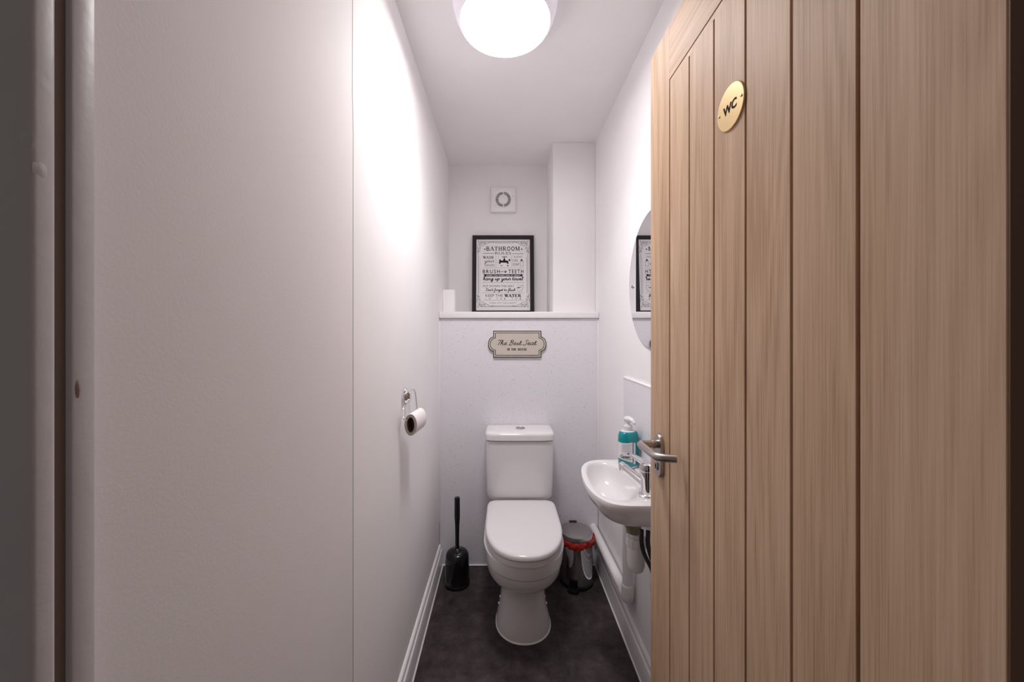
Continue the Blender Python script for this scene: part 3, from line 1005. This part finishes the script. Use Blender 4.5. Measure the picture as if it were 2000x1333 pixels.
# cistern: bowed front, rounded lower corners
def cist2(z, hw, front, p=5.5, n=48, yb=2.050):
    ring = []
    yc = front + .05
    for i in range(n):
        t = 2 * PI * i / n
        c, s = math.cos(t), math.sin(t)
        if s >= 0:
            x = hw * math.copysign(abs(c) ** (2 / 14), c); y = yc + (yb - yc) * abs(s) ** (2 / 14)
        else:
            x = hw * math.copysign(abs(c) ** (2 / p), c); y = yc - (yc - front) * abs(s) ** (2 / 3.2)
        ring.append(Vector((TX - .0045 + x, y, z)))
    return ring
bm = B()
loft(bm, [cist2(.4335, .150, 1.915), cist2(.4345, .158, 1.902), cist2(.440, .165, 1.893), cist2(.455, .1690, 1.888), cist2(.50, .1705, 1.884), cist2(.60, .1725, 1.880), cist2(.7375, .1745, 1.877), cist2(.739, .168, 1.890), cist2(.7475, .168, 1.890)])
ci = obj('cistern', bm, 'ceramic', tl, ang=50)
bm = B()
box(bm, TX - .12, TX + .12, 1.93, 2.04, .39, .44)
obj('cistern_base', bm, 'ceramic', tl)
bm = B()
loft(bm, [cist2(.7445, .1740, 1.874), cist2(.7455, .1760, 1.868), cist2(.768, .1765, 1.868), cist2(.776, .1755, 1.870), cist2(.781, .1725, 1.876, yb=2.048), cist2(.7835, .166, 1.886, yb=2.044), cist2(.7850, .12, 1.91, yb=2.03)])
cl = obj('cistern_lid', bm, 'ceramic', tl, ang=60)
bc = Vector((TX + .002, 1.965, .7846))
bm = B()
lathe(bm, [(.024, 0), (.024, .003), (.021, .0042), (.0195, .0025)], bc, 'Z', 32, cap1=False)
fb = obj('flush_bezel', bm, 'satin', tl)
for s in (0, 1):
    bm = B()
    pts = [(.018 * math.cos(PI * s + .15 + (PI - .3) * i / 14), .018 * math.sin(PI * s + .15 + (PI - .3) * i / 14)) for i in range(15)]
    rot = .5
    pts = [(a * math.cos(rot) - c * math.sin(rot), a * math.sin(rot) + c * math.cos(rot)) for a, c in pts]
    loft(bm, [[bc + Vector((a, c, .001)) for a, c in pts], [bc + Vector((a, c, .0035 + .001 * s)) for a, c in pts], [bc + Vector((a * .85, c * .85, .0045 + .001 * s)) for a, c in pts]])
    obj('flush_button', bm, 'satin', tl)

# ------------------------------------------------------------------ toilet brush in its pot
bc = Vector(((893 - 983) / 727 * 1.915, 1.915, 0))
tb = thing('toilet_brush', 'glossy black toilet brush standing in a domed pot', 'toilet brush', bc)
bm = B()
lathe(bm, [(.062, 0), (.0645, .004), (.0645, .012), (.0625, .016), (.0620, .05), (.0612, .1), (.0605, .132), (.0585, .148), (.053, .160), (.042, .168), (.026, .172)], bc, 'Z', 44)
obj('pot', bm, 'black', tb)
bm = B()
lathe(bm, [(.0640, .010), (.0658, .013), (.0640, .018)], bc, 'Z', 44)
obj('pot_rim', bm, 'black', tb)
bm = B()
lathe(bm, [(.026, .170), (.026, .1735), (.014, .178), (.0105, .182), (.0103, .24), (.0115, .30), (.0143, .338), (.0148, .355), (.0142, .42), (.0145, .434), (.0125, .442), (.004, .4435)], bc, 'Z', 24)
obj('handle', bm, 'black', tb)

# ------------------------------------------------------------------ pedal bin with a red liner
pc = Vector((.379, 1.935, 0))
bn = thing('pedal_bin', 'small chrome pedal bin with red liner beside the toilet', 'bin', pc)
bm = B()
lathe(bm, [(.083, 0.001), (.086, .004), (.086, .018), (.083, .022)], pc, 'Z', 48)
obj('base_ring', bm, 'black', bn)
bm = B()
lathe(bm, [(.0825, .020), (.0825, .235), (.080, .237)], pc, 'Z', 64)
o = obj('body', bm, 'chrome', bn)
o['label'] = 'mirror-polished steel body'
bm = B()
lathe(bm, [(.081, .239), (.0835, .240), (.0838, .258), (.082, .262), (.060, .2665), (.02, .2685), (.002, .2688)], pc, 'Z', 64)
obj('lid', bm, 'lid_steel', bn)
# crumpled liner rim folded over the top of the body
bm = B()
rg = []
n = 96
rnd = [random.random() for _ in range(n * 5)]
for k, (r, z) in enumerate(((.0832, .238), (.0860, .2375), (.0882, .230), (.0878, .216), (.0845, .206), (.0832, .210))):
    ring = []
    for i in range(n):
        t = 2 * PI * i / n
        w = math.sin(t * 11 + k * 1.3) * .0012 + math.sin(t * 29 + 2.3 * k) * .0014 + (rnd[(i * 5 + k) % len(rnd)] - .5) * .0042
        side = .0055 * max(0, math.cos(t - .2)) if 0 < k < 5 else 0
        amp = 0 if k in (0, 5) else 1
        zz = z + amp * (math.sin(t * 5 + 1) * .0035 + math.sin(t * 17 + k) * .003) + (0.004 * math.cos(t - .4) if amp else 0)
        ring.append(pc + Vector(((r + amp * w + side) * math.cos(t), (r + amp * w + side) * math.sin(t), zz)))
    rg.append(ring)
loft(bm, rg, False, False)
o = obj('bin_liner', bm, 'red_bag', bn, ang=60)
o['label'] = 'crumpled red liner rim'
bm = B()
ang_p = math.radians(-110)
dirp = Vector((math.cos(ang_p), math.sin(ang_p), 0)); sidep = Vector((-dirp.y, dirp.x, 0))
pts0 = []
for z0, z1, ext in ((.006, .016, .034),):
    outl = [(-.024, .078), (.024, .078), (.028, .078 + ext * .6), (.018, .078 + ext), (-.018, .078 + ext), (-.028, .078 + ext * .6)]
    loft(bm, [[pc + sidep * a + dirp * c + Vector((0, 0, z0)) for a, c in outl], [pc + sidep * a + dirp * c + Vector((0, 0, z1)) for a, c in outl], [pc + sidep * a * .8 + dirp * (c - .002) + Vector((0, 0, z1 + .004)) for a, c in outl]])
obj('pedal', bm, 'black', bn)
bm = B()
loft(bm, [[pc + sidep * a + dirp * c + Vector((0, 0, z)) for a, c in ((-.021, .0815), (.021, .0815), (.021, .086), (-.021, .086))] for z in (.018, .055)])
obj('pedal_housing', bm, 'black', bn)
bm = B()
box(bm, pc.x - .020, pc.x + .020, pc.y + .080, pc.y + .096, .225, .2665, .003, 2)
obj('lid_hinge', bm, 'black_matt', bn)

# ------------------------------------------------------------------ wash basin on the right wall
ZR = .78
bs = thing('wash_basin', 'small white ceramic wash basin on the right wall', 'basin', (XR, 1.295, .65))
OUT = [(XR, 1.094), (.47, 1.094), (.40, 1.094), (.355, 1.097), (.315, 1.117), (.289, 1.166), (.278, 1.225), (.2765, 1.275), (.281, 1.335), (.2925, 1.399), (.315, 1.452), (.345, 1.482), (.38, 1.495), (.47, 1.496), (XR, 1.496)]
INN = [(.450, 1.225), (.436, 1.188), (.408, 1.158), (.375, 1.142), (.345, 1.142), (.320, 1.160), (.307, 1.200), (.3015, 1.260), (.303, 1.320), (.310, 1.380), (.325, 1.430), (.350, 1.458), (.385, 1.465), (.422, 1.440), (.440, 1.385), (.452, 1.300)]
def resample(pts, n, closed):
    pts = [Vector((p[0], p[1], 0)) for p in pts]
    pts = catmull(pts, 8, closed)
    if closed:
        pts.append(pts[0])
    L = [0]
    for a, c in zip(pts, pts[1:]):
        L.append(L[-1] + (c - a).length)
    out = []
    m_ = n if closed else n - 1
    j = 0
    for i in range(n):
        s = L[-1] * i / m_
        while j < len(L) - 2 and L[j + 1] < s:
            j += 1
        t = (s - L[j]) / max(1e-9, L[j + 1] - L[j])
        out.append(pts[j].lerp(pts[j + 1], t))
    return out
NB = 64
ro = resample(OUT, NB, False)
ri_c = resample(INN, NB * 3, True)
cc = Vector((.372, 1.30, 0))
# match inner points to outer points by angle about the bowl centre
def by_angle(p):
    a = math.atan2(p.y - cc.y, p.x - cc.x)
    best = min(ri_c, key=lambda q: abs((math.atan2(q.y - cc.y, q.x - cc.x) - a + PI) % (2 * PI) - PI))
    return best
# close outer ring along the wall
wall_side = [Vector((XR, 1.496 + (1.094 - 1.496) * i / 16, 0)) for i in range(1, 16)]
outer = ro + wall_side
inner = []
for p in outer:
    a = math.atan2(p.y - cc.y, p.x - cc.x)
    # ray/outline intersection by interpolation between neighbours
    bst = None
    for i in range(len(ri_c)):
        q0, q1 = ri_c[i], ri_c[(i + 1) % len(ri_c)]
        a0 = math.atan2(q0.y - cc.y, q0.x - cc.x); a1 = math.atan2(q1.y - cc.y, q1.x - cc.x)
        d0 = (a - a0 + PI) % (2 * PI) - PI; d1 = (a - a1 + PI) % (2 * PI) - PI
        if abs(d0) < 1 and abs(d1) < 1 and d0 * d1 <= 0:
            t = abs(d0) / max(1e-9, abs(d0) + abs(d1))
            bst = q0.lerp(q1, t)
            break
    inner.append(bst or by_angle(p))
def scl(ring, k, z, c=Vector((XR, 1.295, 0)), kx=None):
    kx = kx or k
    return [Vector((c.x + (p.x - c.x) * kx, c.y + (p.y - c.y) * k, z)) for p in ring]
def inr(k, z):
    return [Vector((cc.x + (p.x - cc.x) * k + (1 - k) * .02, cc.y + (p.y - cc.y) * k, z)) for p in inner]
bm = B()
loft(bm, [scl(outer, .36, .672, kx=.44), scl(outer, .50, .675, kx=.56), scl(outer, .70, .686, kx=.72), scl(outer, .85, .706, kx=.86), scl(outer, .945, .736, kx=.95), scl(outer, .975, .752, kx=.976), scl(outer, .992, .757, kx=.992),
          scl(outer, 1.0, .764), scl(outer, 1.0, .774), scl(outer, .994, .779, kx=.994),
          [a.lerp(c, .35) + Vector((0, 0, .7805)) for a, c in zip([Vector((p.x, p.y, 0)) for p in outer], inner)],
          [a.lerp(c, .80) + Vector((0, 0, .779)) for a, c in zip([Vector((p.x, p.y, 0)) for p in outer], inner)],
          inr(1.0, .775), inr(.97, .765), inr(.90, .738), inr(.78, .714), inr(.58, .699), inr(.30, .694), inr(.10, .693)])
obj('bowl', bm, 'ceramic', bs, ang=55)
dc = Vector((.39, 1.30, .694))
bm = B()
lathe(bm, [(.021, 0), (.021, .002), (.016, .003), (.012, .0015)], dc, 'Z', 24)
obj('plughole', bm, 'chrome', bs)
bm = B()
lathe(bm, [(.033, .006), (.0325, -.012), (.029, -.032), (.022, -.046), (.022, -.056)], (.440, 1.265, .668), 'Z', 24)
obj('waste_fitting', bm, 'brass_nut', bs)

# tap standing on the near corner of the basin
tp0 = Vector((.449, 1.164, .7785))
tp = thing('basin_tap', 'chrome mixer tap on the near corner of the basin', 'tap', tp0)
bm = B()
lathe(bm, [(.0245, 0), (.0245, .006), (.022, .009), (.0195, .010), (.0185, .03), (.0195, .055), (.0215, .072), (.0215, .080), (.019, .083)], tp0, 'Z', 32)
tbod = obj('body', bm, 'chrome', tp)
bm = B()
lathe(bm, [(.0262, -.001), (.0262, .004), (.0245, .006)], tp0, 'Z', 32)
obj('base_ring', bm, 'chrome', tp)
sdir = Vector((-.045, .105, 0)).normalized()
s0 = tp0 + Vector((0, 0, .034)) + sdir * .006
s1 = tp0 + Vector((0, 0, .062)) + sdir * .115
bm = B()
pth = arc_fillet([s0, s0 + (s1 - s0) * .9, s1, s1 + Vector((0, 0, -.014))], [.01, .006], 5)
tube(bm, pth, [.0135] * 2 + [.0115] * (len(pth) - 4) + [.0105, .0105], 18)
obj('spout', bm, 'chrome', tp)
bm = B()
lathe(bm, [(.0085, 0), (.0085, -.010), (.007, -.0105)], s1 + Vector((0, 0, -.010)), 'Z', 18)
obj('aerator', bm, 'chrome', tp)
# lever: flat blade rising from the cap
bm = B()
lathe(bm, [(.0215, .0), (.0225, .008), (.020, .020), (.012, .026), (.003, .0275)], tp0 + Vector((0, 0, .0815)), 'Z', 28)
obj('cap', bm, 'chrome', tp)
l0 = tp0 + Vector((0, 0, .098)) - sdir * .010; l1 = l0 + sdir * .075 + Vector((0, 0, .012))
side = Vector((-sdir.y, sdir.x, 0))
ax = (l1 - l0).normalized(); upv = side.cross(ax).normalized()
bm = B()
rg = []
for t, w, h_ in ((0, .016, .007), (.3, .0165, .006), (.7, .0145, .004), (.95, .012, .003), (1.0, .009, .0015)):
    c = l0.lerp(l1, t)
    rg.append([c + side * w * math.cos(2 * PI * i / 14) + upv * h_ * math.sin(2 * PI * i / 14) for i in range(14)])
loft(bm, rg)
obj('lever', bm, 'chrome', tp)

# liquid soap bottle on the far corner of the basin
sb0 = Vector((.4760, 1.418, .7805))
sp = thing('soap_bottle', 'teal liquid soap pump bottle on the far corner of the basin', 'soap bottle', sb0)
bm = B()
RB, SYB = .0421, .74     # flattened oval
prof = [(.0385, .0085), (.0393, .012), (.0393, .085), (.0395, .100), (.0395, .114), (.0383, .1235), (.0350, .1315), (.0310, .1352), (.0300, .1356), (.022, .1390), (.013, .1405)]
prof = [(r_ * 1.07, h_) for r_, h_ in prof]
fa = math.radians(28)
def oval(bm, prof, n=48, t0=0, t1=2 * PI, closed=True, cap=True, grow=0.0, z0=0.0):
    rings = []
    for r, h_ in prof:
        ring = []
        for i in range(n if closed else n + 1):
            t = t0 + (t1 - t0) * i / n
            a, c = (r + grow) * math.cos(t), (r * SYB + grow) * math.sin(t)
            ring.append(sb0 + Vector((a * math.cos(fa) - c * math.sin(fa), a * math.sin(fa) + c * math.cos(fa), h_ + z0)))
        rings.append(ring)
    loft(bm, rings, cap, cap, closed)
oval(bm, prof[:8], 56)
bt = obj('soap', bm, 'teal', sp, ang=55)
bm = B()
oval(bm, [(.036, 0), (.040, .003), (.0414, .0086)], 56)
obj('bottle_base', bm, 'clear', sp, ang=60)
bm = B()
oval(bm, prof[8:], 48)
obj('bottle_shoulder', bm, 'clear', sp, ang=60)
bm = B()
# front label facing the camera: lower edge sweeps up to the left
nl = 26
TA, TB = math.radians(122), math.radians(256)
top, bot = [], []
for i in range(nl + 1):
    f = i / nl
    t = TA + f * (TB - TA)
    a, c = (RB + .0007) * math.cos(t), (RB * SYB + .0007) * math.sin(t)
    q = sb0 + Vector((a * math.cos(fa) - c * math.sin(fa), a * math.sin(fa) + c * math.cos(fa), 0))
    top.append(q + Vector((0, 0, .0970 + .0035 * (2 * f - 1) ** 2)))
    bot.append(q + Vector((0, 0, .036 - .012 * f * f + .003 * math.sin(f * PI))))
tv = [bm.verts.new(p) for p in top]; bv = [bm.verts.new(p) for p in bot]
for i in range(nl):
    bm.faces.new((tv[i], tv[i + 1], bv[i + 1], bv[i]))
lb = obj('label', bm, 'label', sp)
bm = B()
tt, bb = [], []
for i in range(9):
    t = math.radians(262 + 13 * i / 8)
    a, c = (RB + .0007) * math.cos(t), (RB * SYB + .0007) * math.sin(t)
    q = sb0 + Vector((a * math.cos(fa) - c * math.sin(fa), a * math.sin(fa) + c * math.cos(fa), 0))
    tt.append(bm.verts.new(q + Vector((0, 0, .0975)))); bb.append(bm.verts.new(q + Vector((0, 0, .018))))
for i in range(8):
    bm.faces.new((tt[i], tt[i + 1], bb[i + 1], bb[i]))
obj('label', bm, 'label', sp)
# label print: wrapped on the oval. u 0..1 across the front label, v metres up
def frL(u, v_, h=0):
    t = TA + u * (TB - TA)
    a, c = (RB + .0012 + h) * math.cos(t), (RB * SYB + .0012 + h) * math.sin(t)
    return sb0 + Vector((a * math.cos(fa) - c * math.sin(fa), a * math.sin(fa) + c * math.cos(fa), v_))
bm = B()
words = ['CREAMY HAND WASH', 'wet hands and lather', 'rinse well with water', 'keep out of eyes', 'kind to hands']
for i, wds in enumerate(words):
    z = .0915 - i * .0058
    sans(bm, wds, .55, .91 - (.05 if i % 2 else 0), z - .0034, z, frL)
o = obj('lettering', bm, 'label_ink', lb, smooth=False)
bm = B()
# swash logo: drawn in metres, then mapped to u by arc length
KU = 1 / .076
frM = lambda x, v_, h=0: frL(.47 + x * KU, v_, h)
cursive(bm, 'Carex', 0, .032, .0425, .0055, .0016, frM, 0, .2)
obj('lettering', bm, 'ink', lb, smooth=False)
bm = B()
ribbon(bm, catmull([(-.004, .0475, 0), (.006, .0420, 0), (.02, .0385, 0), (.036, .0370, 0)], 6), .0013, frM)
obj('swash_line', bm, 'ink', lb, smooth=False)
bm = B()
poly(bm, [(.024, .0560), (.030, .0560), (.030, .0600), (.024, .0600)], frM)
obj('printed_mark', bm, 'ink', lb, smooth=False)
# pump
bm = B()
lathe(bm, [(.0125, .1395), (.0165, .141), (.0165, .1545), (.0140, .156), (.0135, .159), (.0065, .160), (.006, .170)], sb0, 'Z', 28)
obj('pump_collar', bm, 'label', sp)
bm = B()
hd = Vector((.35, -.94, 0)).normalized(); hs_ = Vector((-hd.y, hd.x, 0))
rg = []
for d_, w, z0, z1 in ((-.016, .010, .177, .186), (-.010, .013, .168, .1895), (.004, .013, .167, .191), (.014, .011, .171, .190), (.024, .009, .171, .187), (.032, .0065, .167, .180), (.037, .005, .165, .174)):
    c = sb0 + hd * d_
    rg.append([c + hs_ * w * math.cos(2 * PI * i / 14) + Vector((0, 0, (z0 + z1) / 2 + (z1 - z0) / 2 * math.sin(2 * PI * i / 14))) for i in range(14)])
loft(bm, rg)
obj('pump_head', bm, 'label', sp)

# splashback above the basin
bm = B()
box(bm, XR - .007, XR, .98, 1.61, .772, 1.094, .0015, 1)
o = obj('splashback', bm, 'panel')
o['label'] = 'pale grey laminate splashback on the wall over the basin'
o['category'] = 'splashback'
bm = B()
box(bm, XR - .0085, XR, .98, 1.612, 1.093, 1.099, .001, 1)
obj('edge_trim', bm, 'sealant', o)

# ------------------------------------------------------------------ waste pipework under the basin
XP = .497
wp = thing('waste_pipe', 'white plastic waste pipe running low along the right wall', 'pipe', (XP, 1.5, .19))
bm = B()
tube(bm, [(XP, YP, .213), (XP, 1.52, .226)], .0205, 24)
obj('low_pipe', bm, 'pipe', wp)
bm = B()
tube(bm, arc_fillet([(XP, 1.545, .2255), (XP, 1.487, .2255), (XP, 1.487, .280)], [.022], 8), .0238, 24)
obj('elbow', bm, 'pipe', wp)
bm = B()
tube(bm, [(XP, 1.487, .262), (XP, 1.487, .602)], .0205, 24)
obj('upright_pipe', bm, 'pipe', wp)
bm = B()
lathe(bm, [(.0250, .275), (.0250, .283), (.0236, .285)], (XP, 1.487, 0), 'Z', 24, cap0=True)
obj('pipe_collar', bm, 'pipe', wp)
bm = B()
tube(bm, arc_fillet([(XP, 1.487, .595), (XP, 1.487, .630), (.455, 1.297, .575)], [.02], 6), .0165, 20)
obj('cross_pipe', bm, 'pipe', wp)

tr0 = Vector((.450, 1.262, .478))
bt_ = thing('bottle_trap', 'white bottle trap hanging under the basin', 'trap', tr0)
bm = B()
lathe(bm, [(.003, 0), (.014, .002), (.023, .009), (.0275, .022), (.0290, .036), (.0290, .094), (.0280, .096)], tr0, 'Z', 32)
obj('cup', bm, 'pipe', bt_)
bm = B()
rg = []
for r, z in ((.0300, .090), (.0322, .092), (.0322, .116), (.030, .119), (.024, .121)):
    rg.append([tr0 + Vector(((r + (.0016 if (i // 2) % 2 else 0)) * math.cos(2 * PI * i / 48), (r + (.0016 if (i // 2) % 2 else 0)) * math.sin(2 * PI * i / 48), z)) for i in range(48)])
loft(bm, rg)
obj('ribbed_nut', bm, 'pipe', bt_)
bm = B()
lathe(bm, [(.019, .119), (.019, .132)], tr0, 'Z', 24)
obj('inlet', bm, 'pipe', bt_)

hz = [([(.434, 1.168, .671), (.434, 1.168, .63), (.448, 1.18, .585), (.480, 1.21, .525), (.500, 1.235, .475)], 'left dark braided hose under the basin tap'),
      ([(.451, 1.160, .671), (.451, 1.160, .63), (.463, 1.165, .585), (.488, 1.185, .53), (.505, 1.205, .475)], 'right dark braided hose under the basin tap')]
for pts, lab in hz:
    h0 = thing('supply_hose', lab, 'hose', pts[-1], 'braided hoses under the basin')
    bm = B()
    tube(bm, catmull(pts, 8), .0068, 14)
    obj('braid', bm, 'hose', h0)
    bm = B()
    lathe(bm, [(.009, -.05), (.011, -.046), (.011, -.02), (.009, -.016), (.008, .004)], pts[-1], 'Z', 12)
    obj('isolating_valve', bm, 'hose', h0)
    bm = B()
    tube(bm, arc_fillet([(pts[-1][0], pts[-1][1], pts[-1][2] - .045), (pts[-1][0], pts[-1][1], pts[-1][2] - .075), (XR + .002, pts[-1][1], pts[-1][2] - .075)], [.012], 5), .0075, 12)
    obj('pipe_stub', bm, 'brass_nut', h0)

# ------------------------------------------------------------------ mirror
MY, MZ = 1.303, 1.478
mr = thing('wall_mirror', 'round frameless mirror on the right wall', 'mirror', (XR, MY, MZ))
bm = B()
lathe(bm, [(.2445, 0), (.2445, -.0045)], (XR, MY, MZ), 'X', 96, .988, 1.012, True, False)
lathe(bm, [(.2445, -.0045), (.2425, -.0052)], (XR, MY, MZ), 'X', 96, .988, 1.012, False, False)
obj('glass_edge', bm, 'glass_edge', mr)
bm = B()
lathe(bm, [(.2425, -.00515), (.2, -.0052), (.1, -.0052)], (XR, MY, MZ), 'X', 96, .988, 1.012, False, True)
obj('mirror_glass', bm, 'mirror', mr)
for s in (1, -1):
    c = Vector((XR - .0052, MY + s * .196, MZ - .004))
    bm = B()
    lathe(bm, [(.0075, 0), (.0072, -.002), (.005, -.0035)], c, 'X', 20, cap0=False)
    sc = obj('fixing_screw', bm, 'chrome', mr)
    bm = B()
    lathe(bm, [(.005, -.0035), (.003, -.0042)], c, 'X', 16)
    obj('screw_head', bm, 'hole', sc)

# ------------------------------------------------------------------ toilet roll and its holder on the left wall
rh = thing('roll_holder', 'chrome wire toilet roll holder on the left wall', 'roll holder', P(793, 775, 1.335))
rz = 1.060
ry = 1.337
bm = B()
lathe(bm, [(.0195, 0), (.0195, .003), (.018, .007), (.014, .010), (.012, .015), (.0105, .020), (.004, .022)], (XL, ry, rz), 'X', 32, .85, 1.55)
obj('wall_rose', bm, 'chrome', rh)
XW = XL + .020
bm = B()
wire = arc_fillet([(-.324, 1.275, .988), (-.326, 1.257, .990), (-.338, 1.257, 1.000), (XL + .005, 1.297, 1.030), (XL + .005, 1.300, 1.072), (XL + .016, 1.315, 1.080), (XL + .017, ry, 1.076), (XL + .016, 1.392, 1.081), (XL + .022, 1.402, 1.068), (-.322, 1.398, .990), (-.320, 1.380, .984), (-.320, 1.355, .984)], [.005, .005, .012, .010, .008, .01, .010, .010, .008, .005], 4)
tube(bm, wire, .0027, 10)
obj('wire_arm', bm, 'chrome', rh)

rc = Vector((-.3155, 1.268, .975))
ro_ = thing('toilet_roll', 'part-used white toilet roll, flattened, on the chrome holder', 'toilet roll', rc)
RX, RZ, LRL = .0225, .0375, .104
yaw = math.radians(6)
def roll_pt(a, c, y):
    x = a
    return rc + Vector((x * math.cos(yaw) + y * math.sin(yaw), y * math.cos(yaw) - x * math.sin(yaw), c))
def oring(kx, kz, y, n=44):
    return [roll_pt(kx * math.cos(2 * PI * i / n), kz * math.sin(2 * PI * i / n), y) for i in range(n)]
bm = B()
loft(bm, [oring(RX - .001, RZ - .001, 0), oring(RX, RZ, .001), oring(RX, RZ, LRL - .001), oring(RX - .001, RZ - .001, LRL)], False, False)
obj('tissue', bm, 'tissue', ro_)
bm = B()
loft(bm, [oring(RX - .001, RZ - .001, 0), oring(.0122, .0255, 0)], False, False)
obj('tissue_end', bm, 'tissue_end', ro_)
bm = B()
loft(bm, [oring(RX - .001, RZ - .001, LRL), oring(.0122, .0255, LRL)], False, False)
obj('tissue_end', bm, 'tissue_end', ro_)
bm = B()
loft(bm, [oring(.0122, .0255, -.0006), oring(.0122, .0255, LRL)], False, False)
loft(bm, [oring(.0128, .0262, -.0006), oring(.0122, .0255, -.0006)], False, False)
obj('cardboard_core', bm, 'card', ro_)
